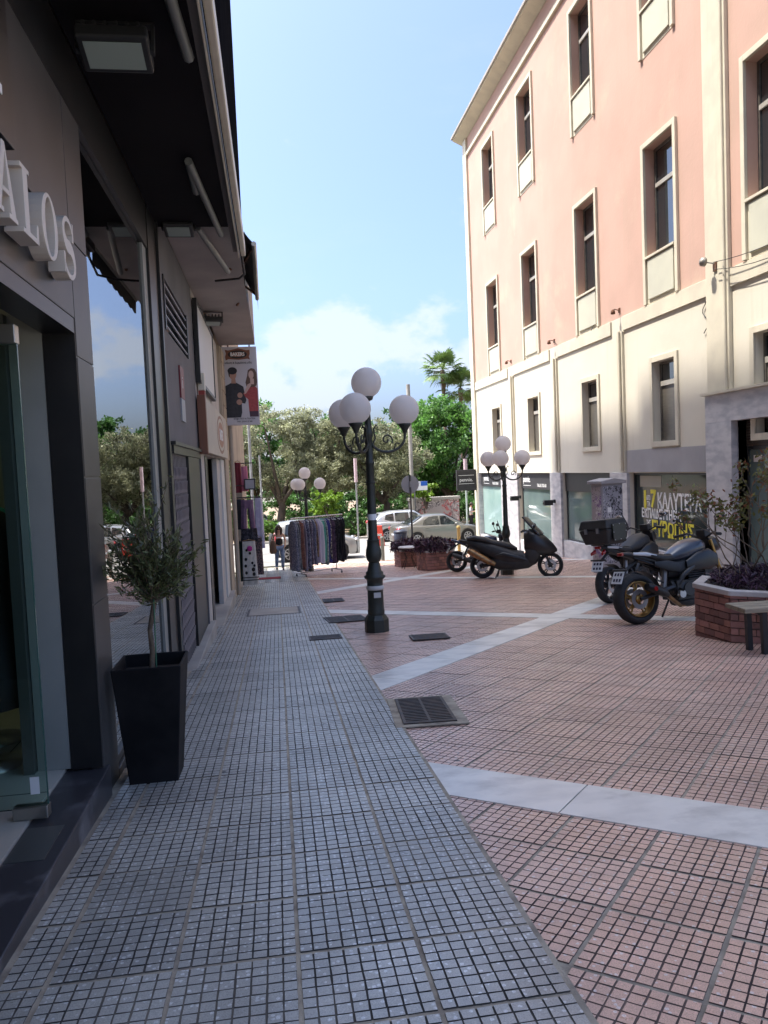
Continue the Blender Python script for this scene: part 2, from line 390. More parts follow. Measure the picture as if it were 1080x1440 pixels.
for r in range(-13, 68):
    if 0 <= r < 50: continue
    for c in range(4): cells.append((-.8 + .4 * c, Y0 + r * .4, .4))
    cells.append((-.955, Y0 + r * .4, .15))
joined('paving_slabs', cells, m_grey_far, pav, .004, 0.)
# --- pink paving laid diagonally, white marble strips crossing it
ppav = struct(sheet('pink_paving', .78, 9.9, [-4, 27, 29.6], -.008, m_grout))
U = Vector((math.sin(UANG), math.cos(UANG))); W = Vector((math.cos(UANG), -math.sin(UANG)))     # strips run along these
U_STRIPS = [3.64 + 6.74 * k for k in range(-1, 6)]; W_STRIPS = [-3.85 - 6.70 * k for k in range(-2, 5)]; SW = .215
rzp = -UANG           # slab x axis along W, y axis along U
p_full = [slab_mesh('paving_slab', 8, 8, m_pink, m_pgroove, .0036) for _ in range(4)]
near = []; rest = []
for i in range(-75, 60):
    for j in range(-20, 90):
        w0 = -3.85 + SW + .0 + i * .4; u0 = 3.64 + SW + j * .4
        ctr = W * (w0 + .2) + U * (u0 + .2)
        if ctr.x < .62 or ctr.x > 9.85 or ctr.y < -3 or ctr.y > 29.4: continue
        if any(abs(u0 + .2 - s) < SW - .19 for s in U_STRIPS) or any(abs(w0 + .2 - s) < SW - .19 for s in W_STRIPS): continue
        org = W * w0 + U * u0
        d = fwd.x * ctr.x + fwd.y * ctr.y
        px = (right.x * ctr.x + right.y * ctr.y) / max(d, .1)
        vis = d > 1.3 and -.55 < px < .60
        (near if vis else rest).append((ctr.length, org))
near.sort(key=lambda q: q[0])
for _, o in near[:300]: put_slab(rng.choice(p_full), o.x, o.y, rzp, ppav, -.0070)
# next ring of slabs keeps its ribs as geometry, joined into one piece
vs = []; qs = []; mi = []; base = p_full[0]
bv = np.array([v.co for v in base.vertices]); bf = np.array([list(p.vertices) for p in base.polygons]); bmi = np.array([p.material_index for p in base.polygons])
m_pink_t = paving_mat('pink terrazzo joined', PINK_A, PINK_B, (.55, .50, .48), None, 0., True, .88, (.68, .46, .36))
ti = []
ca, sa = math.cos(rzp), math.sin(rzp)
for k, (_, o) in enumerate(near[300:900]):
    q = bv.copy(); x = o.x + q[:, 0] * ca - q[:, 1] * sa; y = o.y + q[:, 0] * sa + q[:, 1] * ca
    vs.append(np.stack([x, y, -SL * y + q[:, 2] - .0070], 1)); qs.append(bf + k * len(bv)); mi.append(bmi); ti.append(np.full(len(bf), rng.random()))
o = fast_mesh('paving_slabs', np.concatenate(vs), np.concatenate(qs), [m_pink_t, m_pgroove] if base.materials[0] == m_pink else [m_pgroove, m_pink_t], np.concatenate(mi), np.concatenate(ti), ppav); o['kind'] = 'stuff'
joined('paving_slabs_far', [(q.x, q.y, .4) for _, q in near[900:] + rest], m_pink_far, ppav, -.0070, rzp)
# marble strips: pieces about a metre long with thin joints
def strip(center, along, lo, hi, flip):
    t = lo
    other = W if along is U else U
    while t < hi:
        l = rng.uniform(.85, 1.15); a, b_ = t + .004, min(t + l, hi) - .004; t += l
        if b_ - a < .05: continue
        P = [along * a + other * (center - SW), along * b_ + other * (center - SW), along * b_ + other * (center + SW), along * a + other * (center + SW)]
        # keep right of the grey lane, left of the building
        if min(p.x for p in P) > 9.6 or max(p.x for p in P) < .8 or max(p.y for p in P) > 29.5 or min(p.y for p in P) < -2.5: continue
        mid = sum(P, Vector((0, 0))) / 4
        cut = False
        if not cut:
            b2 = MB(); zt = .0005 if flip else .0012
            lowr = [(p.x, p.y, gz(p.y) - .007) for p in P]; top = [(p.x, p.y, gz(p.y) + zt) for p in P]
            b2.frus(lowr, top, m_marble); b2.build('marble_slab', ppav)
for s in U_STRIPS: strip(s, W, -25, 12, False)
for s in W_STRIPS:
    cuts = sorted(U_STRIPS); lo = -6
    for c in cuts + [40]:
        strip(s, U, lo, c - SW if c < 40 else 40, True); lo = c + SW
# drain gratings and covers
m_iron = mat('cast iron', (.035, .033, .034), .55, .6, c2=(.075, .055, .045), ns=14, bump=.2, bs=90)
def grate(x, y, w, d, rz, label, bars=14, rows=2, surround=0.):
    t = thing('drain_grate', label, 'drain grate', (x, y, -SL * y + .004), rz, 'drain grates in the paving', rx=0)
    t.matrix_world = Matrix.Translation((x, y, -SL * y + .006)) @ slope @ Matrix.Rotation(rz, 4, 'Z')
    b = MB(); f = .022
    for a in ((-w / 2, -w / 2 + f, -d / 2, d / 2), (w / 2 - f, w / 2, -d / 2, d / 2), (-w / 2 + f, w / 2 - f, -d / 2, -d / 2 + f), (-w / 2 + f, w / 2 - f, d / 2 - f, d / 2)): b.box(*a, .001, .013, m_iron)
    b.build('frame', t)
    MB().box(-w / 2 + f, w / 2 - f, -d / 2 + f, d / 2 - f, .0005, .0015, mat('drain dark', (.008, .008, .008), .9)).build('pit', t)
    n = bars
    for i in range(n):
        y0 = -d / 2 + f + (d - 2 * f) * (i + .25) / n
        for r in range(rows):
            xa = -w / 2 + f + (w - 2 * f) * r / rows + (.012 if r else 0); xb = -w / 2 + f + (w - 2 * f) * (r + 1) / rows
            MB().box(xa, xb, y0, y0 + (d - 2 * f) / n * .5, .002, .0118, m_iron).build('bar', t)
    if rows == 2: MB().box(-.006, .012, -d / 2 + f, d / 2 - f, .002, .0125, m_iron).build('spine', t)
    if surround:
        s = surround; b = MB()
        for a in ((-w / 2 - s, -w / 2, -d / 2 - s, d / 2 + s), (w / 2, w / 2 + s * 1.3, -d / 2 - s, d / 2 + s), (-w / 2, w / 2, -d / 2 - s, -d / 2), (-w / 2, w / 2, d / 2, d / 2 + s)): b.box(*a, -.004, .004, m_grout)
        b.build('mortar_surround', t)
grate(1.03, 5.62, .38, .78, R_(-4), 'large rusty storm drain grating with mortar edge beside the grey lane', 16, 2, .06)
grate(1.80, 9.25, .46, .42, R_(-3), 'small dark grating in the pink paving right of the near lamp post base', 6, 1)
grate(.55, 9.85, .42, .36, 0, 'dark grating set in the grey lane left of the near lamp post', 6, 1)
grate(.98, 11.7, .60, .72, R_(4), 'wide pale grating in the pink paving behind the near lamp post', 12, 2)
grate(1.02, 14.9, .40, .65, 0, 'farthest small grating in pink paving beyond the near lamp post', 10, 2)
cv = thing('manhole_cover', 'pale rectangular cover in the grey lane beside the second shop doorway', 'cover')
cv.matrix_world = Matrix.Translation((-.12, 13.6, -SL * 13.6 + .008)) @ slope
b = MB().box(-.42, .42, -.55, .55, .0, .006, m_conc); b.build('cover_plate', cv)
MB().box(-.46, .46, -.59, .59, -.004, .003, m_iron).build('rim', cv)
# ------------------------------------------------------------------ pink and cream building on the right
RX = 9.7
m_pinkw = mat('pink stucco', (.515, .33, .265), .9, c2=(.47, .305, .243), ns=.7, nd=8, bump=.35, bs=14, pos=True, dirt=((.53, .40, .30), .45, .56, .80), streak=((.44, .31, .24), .53, .80))
m_cream = mat('cream stucco', (.62, .575, .475), .9, c2=(.57, .53, .44), ns=.6, nd=8, bump=.25, bs=18, pos=True, dirt=((.54, .49, .39), .35, .58, .8), streak=((.52, .47, .37), .56, .84))
m_trim = mat('pale cream trim', (.60, .55, .43), .85, c2=(.53, .485, .385), ns=1.8, nd=7, bump=.2, bs=25, pos=True, streak=((.47, .42, .33), .55, .80))
m_panel = mat('grey green apron panel', (.51, .50, .40), .85, c2=(.46, .45, .37), ns=1.2, nd=7, bump=.2, bs=25, pos=True)
m_greyband = mat('grey painted band', (.34, .325, .33), .85, c2=(.29, .28, .285), ns=1., bump=.15, bs=25, pos=True)
m_marb = mat('veined grey marble cladding', (.50, .48, .48), .45, c2=(.36, .35, .37), ns=2.6, nd=10, lo=.40, hi=.62, pos=True, stretch=(1, 1, 2.5), bump=.05)
m_frame = mat('bronze window frame', (.16, .145, .125), .5, .3, c2=(.11, .10, .09), ns=8)
m_frame_l = mat('pale window frame', (.42, .40, .36), .5, .2)
m_pane = mat('dark window pane', (.016, .020, .024), .03, ior=2.3)
m_blind = mat('window with closed blind', (.13, .12, .10), .35, c2=(.10, .09, .08), ns=3, stretch=(1, 1, 30), pos=True, spec=.6)
m_sheetg = mat('pale green sheet behind shop glass', (.30, .41, .38), .06, c2=(.25, .36, .34), ns=.8, pos=True, spec=.6)
m_sheetd = mat('dim teal sheet behind shop glass', (.135, .185, .18), .05, c2=(.10, .14, .14), ns=.8, pos=True, spec=.6)
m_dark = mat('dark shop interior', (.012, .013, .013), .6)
m_sign = mat('charcoal sign band', (.022, .021, .023), .7, c2=(.028, .027, .029), ns=5, pos=True)
m_white = mat('white lettering', (.78, .78, .77), .6)
m_yellow = mat('yellow lettering', (.68, .60, .03), .6)
m_rust = mat('rusty metal', (.17, .07, .035), .85, c2=(.08, .045, .03), ns=18)
bld = thing('pink_building', 'three storey pink and cream building with arched row of tall windows and street shops', 'building', (RX, 20, gz(20)))
bld['label'] = 'tall pink and cream stucco building with shops along its ground floor'
O = Vector((RX, 20, gz(20)))
class BMB(MB):
    def build(s, name, parent=None, bevel=0., fix=True):
        if parent is bld or (parent is not None and parent.parent is bld): s.v = [(a - O.x, b - O.y, c - O.z) for a, b, c in s.v]
        return super().build(name, parent, bevel, fix)
def wall_holes(y0, y1, z0, z1, holes, mt, x=RX, zb=None):
    """front wall with rectangular openings, thickness .3 shown in the reveals"""
    b = BMB()
    ys = sorted({y0, y1} | {h[0] for h in holes} | {h[1] for h in holes}); zs = sorted({z0, z1} | {h[2] for h in holes} | {h[3] for h in holes})
    for i in range(len(ys) - 1):
        for k in range(len(zs) - 1):
            cyy, cz = (ys[i] + ys[i + 1]) / 2, (zs[k] + zs[k + 1]) / 2
            if any(h[0] < cyy < h[1] and h[2] < cz < h[3] for h in holes): continue
            b.add([(x, ys[i], zs[k]), (x, ys[i + 1], zs[k]), (x, ys[i + 1], zs[k + 1]), (x, ys[i], zs[k + 1])], [(0, 3, 2, 1)], mt)
    for h in holes:
        a, c, d, e = h; X = x + .34
        b.add([(x, a, d), (x, c, d), (x, c, e), (x, a, e), (X, a, d), (X, c, d), (X, c, e), (X, a, e)], [(0, 1, 5, 4), (1, 2, 6, 5), (2, 3, 7, 6), (3, 0, 4, 7)], mt)
    return b
BAYS = [(31.62, 33.40), (26.82, 28.58), (21.68, 23.40), (17.20, 18.90), (12.90, 14.69)]
YE, YN = 36.35, 10.86  # unseen near end cut short so more sky light reaches the paving
rows = [(6.48, 9.30, 5.30), (12.52, 15.16, 11.38)]
holes = []
for (a, c) in BAYS:
    for (sl, tp, bt) in rows: holes.append((a + .13, c - .13, sl, tp - .13))
wall_holes(YN, YE, 5.30, 16.62, holes, m_pinkw).build('pink_wall', bld, fix=False)
lows = [(a + .30, c - .30, 1.80, 3.80) for a, c in BAYS]
SHOPS = [(32.0, 35.95), (26.05, 29.75), (21.16, 25.05), (16.0, 20.07)]
ent = (12.35, 15.03, gz(14), 2.10)
shop_h = [(a, c, gz(c) - .3 if False else gz(a) - .3, 1.0) for a, c in SHOPS]
wall_holes(YN, YE, -3.2, 5.30, lows + [(a, c, -3.15, 1.0) for a, c in SHOPS] + [(ent[0], ent[1], -3.15, 2.1)], m_cream).build('cream_wall', bld, fix=False)
b = BMB()
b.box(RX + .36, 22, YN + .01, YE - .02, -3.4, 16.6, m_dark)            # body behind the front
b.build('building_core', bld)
BMB().box(RX + .002, 22, YE - .018, YE, -3.4, 16.62, m_trim).build('end_wall', bld); BMB().box(RX + .002, 22, YN - .02, YN, -3.4, 16.62, m_pinkw).build('end_wall', bld)
BMB().box(RX - .10, RX - .002, YE - .55, YE + .02, -3.2, 16.58, m_trim).build('corner_pilaster', bld, .01)
# roof with sloping eave
b = BMB(); b.prism([(RX - .46, 16.86), (RX - .46, 16.98), (RX - .3, 17.1), (23, 18.4), (23, 16.64), (RX + .0, 16.64)], YN - .5, YE + .45, 'y', m_trim); b.build('eave', bld)
b = BMB(); b.box(RX - .53, RX - .461, YN - .5, YE + .50, 16.92, 17.02, mat('roof gutter', (.36, .33, .29), .6)); b.build('gutter', bld)
BMB().box(RX - .09, RX - .002, YN, YE - .56, 15.80, 15.98, m_trim).build('upper_moulding', bld, .01)
# slim floor line and lower moulding, broken by the pilasters
PIL = [(30.0, 30.75), (25.2, 25.9), (20.2, 20.95), (15.15, 16.0), (10.9, 11.6)]
pe = [YE - .56] + [q for p in sorted(PIL, reverse=True) for q in (p[1], p[0])] + [YN]
for k in range(0, len(pe) - 1, 2):
    BMB().box(RX - .05, RX - .002, pe[k + 1] + .002, pe[k] - .002, 4.90, 5.28, m_trim).build('moulding', bld, .008)
for (a, c) in PIL:
    top = 16.58 if abs(a - 15.15) < .01 else 4.89
    if top < 5: BMB().box(RX - .07, RX - .002, a, a + .34, 1.02, top, m_trim).build('pilaster', bld, .008)
    else: BMB().box(RX - .09, RX - .002, a, c, 2.74, 15.79, m_trim).build('pilaster', bld, .01)
    BMB().tube([(RX - .11, a + .10, 1.05 if top < 5 else 2.75), (RX - .11, a + .10, min(top, 5.2) if top < 5 else 15.7)], .035, m_trim, 8).build('downpipe', bld)
def window(a, c, sl, tp, bt, ap=True):
    f = BMB(); xi = RX + .26; w = .07; a0, c0 = a + .131, c - .131; t0 = tp - .131
    for q in ((a0, a0 + w, sl, t0), (c0 - w, c0, sl, t0), (a0 + w, c0 - w, sl, sl + w), (a0 + w, c0 - w, t0 - w, t0)): f.box(xi - .03, xi + .03, *q, m_frame)
    zt = sl + (t0 - sl) * .64
    fr = f.build('window', bld)
    BMB().box(xi - .045, xi + .02, a0 + w, c0 - w, zt, zt + .10, m_frame_l).build('transom', fr)
    BMB().box(xi, xi + .012, a0 + w, c0 - w, sl + w, zt, m_pane).build('pane', fr)
    BMB().box(xi, xi + .012, a0 + w, c0 - w, zt + .10, t0 - w, m_pane).build('pane', fr)
    s = BMB()
    for q in ((a, a + .128, bt, tp), (c - .128, c, bt, tp), (a + .13, c - .13, tp - .128, tp)): s.box(RX - .075, RX - .002, *q, m_trim)
    s.build('surround', fr, .008)
    BMB().box(RX - .09, RX + .2, a + .135, c - .135, sl - .06, sl + .001, m_trim).build('sill', fr, .006)
    BMB().box(RX - .055, RX - .002, a + .22, c - .22, bt + .10, sl - .09, m_panel).build('apron_panel', fr, .012)
    BMB().box(RX - .012, RX - .001, a + .135, c - .135, bt + .002, sl - .065, m_trim).build('apron_ground', fr)
for (a, c) in BAYS:
    for (sl, tp, bt) in rows: window(a, c, sl, tp, bt)
def low_window(a, c, z0, z1):
    xi = RX + .2; w = .06; f = BMB()
    for q in ((a, a + w, z0, z1), (c - w, c, z0, z1), (a + w, c - w, z0, z0 + w), (a + w, c - w, z1 - w, z1)): f.box(xi - .03, xi + .03, *q, m_frame)
    fr = f.build('window', bld); zt = z0 + (z1 - z0) * .70
    BMB().box(xi - .04, xi + .02, a + w, c - w, zt, zt + .12, m_frame_l).build('transom', fr)
    BMB().box(xi, xi + .012, a + w, c - w, z0 + w, zt, m_blind).build('pane', fr)
    BMB().box(xi, xi + .012, a + w, c - w, zt + .12, z1 - w, m_pane).build('pane', fr)
    s = BMB(); o = .14
    for q in ((a - o, a, z0 - o, z1 + o), (c, c + o, z0 - o, z1 + o), (a, c, z1, z1 + o), (a, c, z0 - o, z0)): s.box(RX - .05, RX - .002, *q, m_trim)
    s.build('surround', fr, .006)
for q in lows: low_window(*q)
# ground-floor: grey band over the big shop, marble piers, shop fronts
BMB().box(RX - .02, RX - .002, 16.02, 20.18, 1.02, 1.62, m_greyband).build('grey_band', bld)
def pier(a, c, top, x=.075):
    BMB().box(RX - x, RX + .30, a + .002, c - .002, -3.2, top, m_marb).build('marble_pier', bld, .006)
for a, c in ((29.75, 32.0), (25.05, 26.05), (20.07, 21.16)): pier(a, c, 1.005, .085)
pier(35.95, YE - .6, 1.0, .06)
pl = BMB(); pl.box(RX - .16, RX + .3, 15.03, 16.0, -3.2, 2.098, m_marb); pl.build('marble_pier', bld, .006)
BMB().box(RX - .16, RX + .3, 10.9, 12.35, -3.2, 2.098, m_marb).build('marble_pier', bld, .006)
BMB().box(RX - .16, RX + .3, 10.9, 16.0, 2.10, 2.70, m_marb).build('marble_lintel', bld, .006)
BMB().box(RX - .24, RX + .3, 10.85, 16.06, 2.702, 2.76, m_trim).build('lintel_ledge', bld)
def shop(a, c, glassm, band, base_h, mull):
    f = BMB(); x = RX + .15; w = .05; z0 = gz(a) + base_h if False else gz((a + c) / 2) + base_h
    for q in ((a, a + w, z0, .995), (c - w, c, z0, .995), (a + w, c - w, z0, z0 + w), (a + w, c - w, .995 - w, .995)): f.box(x - .03, x + .03, *q, mat('shop frame', (.05, .055, .06), .4, .4))
    fr = f.build('shop_front', bld)
    zt = .945 if band is None else .38
    n = mull + 1
    for k in range(n):
        p, q = a + w + (c - a - 2 * w) * k / n + .006, a + w + (c - a - 2 * w) * (k + 1) / n - .006
        BMB().box(x, x + .012, p, q, z0 + w, zt, glassm).build('pane', fr)
    if band is not None: BMB().box(x - .06, x + .02, a + .002, c - .002, .38, .992, band).build('sign_band', fr)
    BMB().box(RX - .03, RX + .3, a + .001, c - .001, -3.3, z0 - .002, m_marb).build('stall_riser', fr)
    return fr
s1 = shop(*SHOPS[0], m_sheetg, m_sign, .35, 1); s2 = shop(*SHOPS[1], m_sheetd, m_sign, .40, 0)
s3 = shop(*SHOPS[2], m_sheetd, mat('dark slatted vent band', (.02, .018, .017), .5), .45, 0)
m_big = mat('dark teal shop glass', (.022, .036, .040), .06, c2=(.035, .045, .042), ns=1.3, pos=True, spec=.28)
s4 = shop(*SHOPS[3], m_big, None, .35, 1)
rg, upv = (0, -1, 0), (0, 0, 1); xs = RX + .088
def sign_text(fr, yl, z, size):
    b = BMB(); b.text('pennie.', size, (xs, yl, z), rg, upv, m_white, .004, .85, .004); b.build('lettering', fr)
    for dz in (size * 1.05, -size * .42): BMB().box(xs - .004, xs, yl - size * 2.6, yl, z + dz, z + dz + .018, m_white).build('rule_line', fr)
sign_text(s1, 35.3, .64, .34); sign_text(s2, 29.5, .64, .34)
b = BMB(); b.text('TAILLES 2103 601', .16, (xs, 33.9, .47), rg, upv, m_white, .004, .8); b.build('lettering', s1)
b = BMB(); b.text('TAILLES 2103 601', .17, (xs, 27.9, .47), rg, upv, m_white, .004, .8); b.build('lettering', s2)
xg = RX + .146
def wtxt(body, h, y, z, w, mt, bold=.004): b = BMB(); b.text(body, h / .70, (xg, y, z), rg, upv, mt, .002, 1., bold, 'LEFT', w); b.build('window_lettering', s4)
wtxt('1', .46, 19.67, .06, .24, m_yellow, .02); wtxt('ΑΠΟ', .12, 19.42, .27, .22, m_white); wtxt('ΤΑ', .12, 19.38, .11, .16, m_white); wtxt('7', .44, 19.19, .10, .31, m_yellow, .02)
wtxt('ΚΑΛΥΤΕΡΑ', .38, 18.83, .08, 2.10, m_white, .014); wtxt('ΕΚΠΑΙΔΕΥΤΗΡΙΑ', .24, 19.70, -.20, 2.05, m_white, .008)
wtxt('ΤΗΣ', .13, 19.45, -.40, .24, m_white); wtxt('ΕΥΡΩΠΗΣ', .38, 19.16, -.65, 2.08, m_yellow, .014)
BMB().box(xg - .001, xg + .003, 18.6, 19.75, .62, .92, mat('paper notice', (.38, .36, .28), .7)).build('notice', s4)
# entrance beside the planter
f = BMB(); x = RX + .22
for q in ((12.36, 12.42, gz(14), 1.55), (14.97, 15.02, gz(14), 1.55), (12.42, 14.97, 1.48, 1.55), (13.66, 13.72, gz(14), 1.48)): f.box(x - .03, x + .03, *q, mat('shop frame', (.05, .055, .06)))
dr = f.build('entrance_door', bld)
BMB().box(x, x + .012, 12.43, 13.655, gz(14), 1.475, m_sheetd).build('pane', dr); BMB().box(x, x + .012, 13.725, 14.965, gz(14), 1.475, m_sheetd).build('pane', dr)
for k in range(9): BMB().box(x - .05, x + .02, 12.37, 15.01, 1.56 + k * .058, 1.56 + k * .058 + .05, mat('brown shutter slats', (.07, .055, .045), .6)).build('shutter_slat', dr)
BMB().box(x - .012, x - .002, 14.55, 14.82, 1.22, 1.36, m_white).build('notice', dr)
# fittings on the front: rusty lamps, floodlight, cables, cameras
for k, (y, lab) in enumerate(((20.42, 'rusty lamp arm above third ground floor pilaster'), (25.42, 'rusty lamp arm with loose cable above second pilaster'), (30.27, 'rusty lamp arm nearest the far corner of pink building'))):
    t = thing('wall_lamp', lab, 'wall lamp', (RX, y, 5.5), 0, 'rusty lamp arms on the pink wall')
    MB().box(-.03, -.001, -.05, .05, -.06, .06, m_rust).build('wall_plate', t)
    MB().tube([(-.02, 0, 0), (-.16, 0, .03), (-.20, 0, .0)], .014, m_rust, 6).build('arm', t)
    MB().lathe([(.03, .02), (.055, -.02), (.065, -.10), (.05, -.105)], m_rust, 10, (-.20, 0, 0)).build('lamp_head', t)
t = thing('floodlight', 'round floodlight on the wide pilaster near the entrance of the pink building', 'floodlight', (RX - .09, 15.6, 5.5))
m_lampg = mat('grey lamp housing', (.25, .23, .20), .5, .4)
MB().box(-.03, -.001, -.06, .06, -.16, .02, m_rust).build('wall_plate', t)
MB().tube([(-.02, 0, 0), (-.22, .1, .06)], .014, m_lampg, 6).build('arm', t); MB().lathe([(.02, -.06), (.09, -.03), (.10, .05), (.085, .06)], m_lampg, 12, (-.24, .1, .06), 'x').build('lamp_head', t)
m_cable = mat('black cable', (.02, .02, .02), .6)
def cable(label, pts, r=.008, cat='cable'):
    b = MB(); o = Vector(pts[0]); P = [Vector(p) - o for p in pts]
    b.tube(P, r, m_cable, 5); ob = b.build('cable'); ob.location = o; tag(ob, label, cat, 'loose cables'); return ob
def sag(a, c, s, n=10):
    a, c = Vector(a), Vector(c); return [a.lerp(c, i / n) - Vector((0, 0, s * 4 * (i / n) * (1 - i / n))) for i in range(n + 1)]
cable('thin cable sagging between rusty lamp arm and window on pink wall', sag((RX - .04, 25.4, 5.5), (RX - .04, 21.9, 5.5), .55))
cable('pair of cables from floodlight along the upper cream wall', sag((RX - .2, 15.5, 5.5), (RX - .12, 10.9, 5.6), .2))
cable('lower cable of the two leaving the floodlight on the pilaster', sag((RX - .2, 15.5, 5.35), (RX - .12, 10.9, 5.45), .3))
lp = [(RX - .03, 16.05, 4.9)] + [(RX - .03, 16.12 + .12 * math.sin(i), 4.75 - i * .09) for i in range(8)]
cable('dangling cable coil on the cream wall beside the wide pilaster', lp, .01)
for (y, z_, lab) in ((29.35, .05, 'black security camera on the marble pier behind the far lamp post'), (25.6, .02, 'black security camera on the marble pier by the second shop')):
    t = thing('security_camera', lab, 'camera', (RX - .085, y, z_), 0, 'security cameras on marble piers')
    mk = mat('black plastic', (.012, .012, .013), .45)
    MB().box(-.06, -.001, -.06, .06, -.06, .06, mk).build('mount', t); MB().tube([(-.05, 0, 0), (-.16, 0, -.02)], .02, mk, 6).build('arm', t)
    MB().box(-.42, -.10, -.09, .09, -.13, .05, mk).build('body', t, .01); MB().lathe([(.045, -.43), (.05, -.419)], m_pane, 10, (0, 0, -.04), 'x').build('lens', t)
t = thing('projecting_sign', 'charcoal sign box sticking out from the far corner of the pink building', 'sign', (RX - .12, 36.0, .2))
MB().box(-.95, 0, -.08, .08, -.02, .98, m_sign).build('sign_box', t, .01)
for k in (.12, .85): MB().box(0, .04, -.03, .03, k - .03, k + .03, mk).build('bracket', t)
b = MB(); b.text('pennie.', .24, (-.82, -.084, .42), (1, 0, 0), upv, m_white, .003, .95); b.build('lettering', t)
for z_ in (.70, .30): MB().box(-.86, -.10, -.086, -.081, z_, z_ + .018, m_white).build('rule_line', t)
# ------------------------------------------------------------------ building with shops along the left
LX = -1.0
m_dpanel = mat('dark grey facade panel', (.062, .056, .052), .42, .0, c2=(.050, .046, .043), ns=3, pos=True, bump=.06, bs=200, spec=.4)
m_black = mat('black metal frame', (.010, .010, .011), .38, c2=(.016, .015, .015), ns=5, pos=True)
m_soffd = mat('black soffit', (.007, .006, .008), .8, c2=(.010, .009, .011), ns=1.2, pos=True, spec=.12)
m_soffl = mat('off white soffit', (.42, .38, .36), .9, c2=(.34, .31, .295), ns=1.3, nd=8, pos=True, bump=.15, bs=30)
m_gwall = mat('grey plaster', (.155, .145, .145), .85, c2=(.125, .118, .118), ns=1.6, nd=8, pos=True, bump=.2, bs=40)
m_tan = mat('tan plaster', (.44, .355, .255), .9, c2=(.34, .275, .20), ns=1.1, nd=8, pos=True, bump=.25, bs=25)
m_whitew = mat('off white plaster', (.52, .48, .44), .85, c2=(.42, .39, .36), ns=1.8, nd=8, pos=True, bump=.2, bs=30)
m_dmarb = mat('black veined marble step', (.045, .043, .048), .30, c2=(.22, .215, .225), ns=4.5, nd=12, lo=.50, hi=.80, pos=True)
m_tile = mat('pale floor tile', (.50, .47, .40), .3, c2=(.44, .41, .36), ns=2, pos=True)
m_intw = mat('pale interior wall', (.28, .29, .27), .7, c2=(.24, .25, .23), ns=2, pos=True)
m_upper = mat('dark upper cladding', (.009, .009, .011), 1., c2=(.014, .014, .016), ns=1, pos=True, spec=0.)
lb = thing('shop_building', 'dark fronted building with shops and overhanging soffit along the grey lane', 'building', (-3, 10, gz(10)))
OL = Vector((-3, 10, gz(10)))
class LMB(MB):
    def build(s, name, parent=None, bevel=0., fix=True):
        s.v = [(a - OL.x, b - OL.y, c - OL.z) for a, b, c in s.v]; return super().build(name, parent, bevel, fix)
def lbox(name, x0, x1, y0, y1, z0, z1, mt, bevel=0., parent=None): return LMB().box(x0, x1, y0, y1, z0, z1, mt).build(name, parent or lb, bevel)
# masses: roof heights set for the shadow opposite, near end cut to admit skylight
lbox('upper_storeys', -14, LX - .005, -1.6, 21.0, 4.30, 27.3, m_tan); lbox('upper_storeys', -14, LX - .005, 21.003, 27.6, 4.30, 26.6, m_tan)
lbox('upper_storeys', LX - .004, -.30, -1.6, 12.6, 4.02, 25.7, m_upper)
lbox('balcony_slab', LX + .001, -.26, 12.603, 16.65, 4.14, 4.29, m_soffl)
lbox('balcony_parapet', -.38, -.262, 12.603, 16.65, 4.293, 5.25, m_tan)
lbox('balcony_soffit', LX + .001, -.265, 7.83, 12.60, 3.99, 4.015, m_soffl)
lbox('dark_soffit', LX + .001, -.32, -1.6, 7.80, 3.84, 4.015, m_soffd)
lbox('ground_floor_core', -14, -5.2, -1.6, 27.6, -3, 4.295, m_tan)
lbox('room_wall', -5.19, -1.3, 7.2, 7.6, -2, 4.29, m_intw)
lbox('room_wall', -5.19, -1.0, -1.55, -1.0, -1, 4.29, m_intw)
lbox('room_wall', -5.195, -5.1, -.99, 7.19, -1, 4.29, m_intw)
lbox('shop_ceiling', -5.09, LX - .115, -.99, 7.19, 3.345, 3.44, m_intw)
lbox('shop_floor', -5.09, LX - .202, -.99, 7.19, -.6, -.135, m_tile)
for k in range(5): lbox('floor_joint', -5.0, -1.21, .4 + k * .9, .4 + k * .9 + .006, -.1349, -.1338, m_black)
for k in range(4): lbox('floor_joint', -1.6 - k * .6, -1.6 - k * .6 + .006, -.9, 7.1, -.1345, -.1334, m_black)
for (x, y) in ((-1.20, 5.55), (-1.21, 6.50), (-2.4, 3.2), (-2.4, 5.4)):
    o = LMB().lathe([(.07, 3.335), (.07, 3.344)], mat('lit downlight', (.9, .85, .7), .5, emis=((1, .86, .55), 14)), 14, (x, y, 0)).build('downlight', lb)
# step and threshold
lbox('step', LX - .20, LX + .025, -1.5, 4.36, -.9, -.150, m_dmarb, .006)
lbox('metal_plate', LX - .19, LX - .03, 3.30, 3.62, -.1495, -.1465, mat('brushed plate', (.20, .21, .21), .4, .8))
# front of the near shop: fascia panels and pier panels with open joints
ys = [-1.6, .25, 2.25, 4.305]
for k in range(3): 
    for z0, z1 in ((2.28, 2.70), (2.71, 3.44)): lbox('facade_panel', LX - .12, LX, ys[k] + .004, ys[k + 1] - .004, z0, z1 - .004, m_dpanel, .003)
zs = [-.36, .75, 1.44, 2.08, 2.70, 3.44]
for k in range(5): lbox('facade_panel', LX - .06, LX, 4.31, 4.68, zs[k] + .004, zs[k + 1] - .004, m_dpanel, .003)
lbox('header', LX - .2, LX - .004, -1.6, 7.82, 3.445, 3.838, m_black)
lbox('door_jamb', LX - .165, LX - .004, 4.296, 4.66, -.14, 2.275, m_black)
lbox('door_head', LX - .165, LX - .004, -1.6, 4.30, 2.20, 2.278, m_black)
lbox('inner_column', LX - .34, LX - .17, 4.30, 4.62, -.134, 3.34, m_intw)
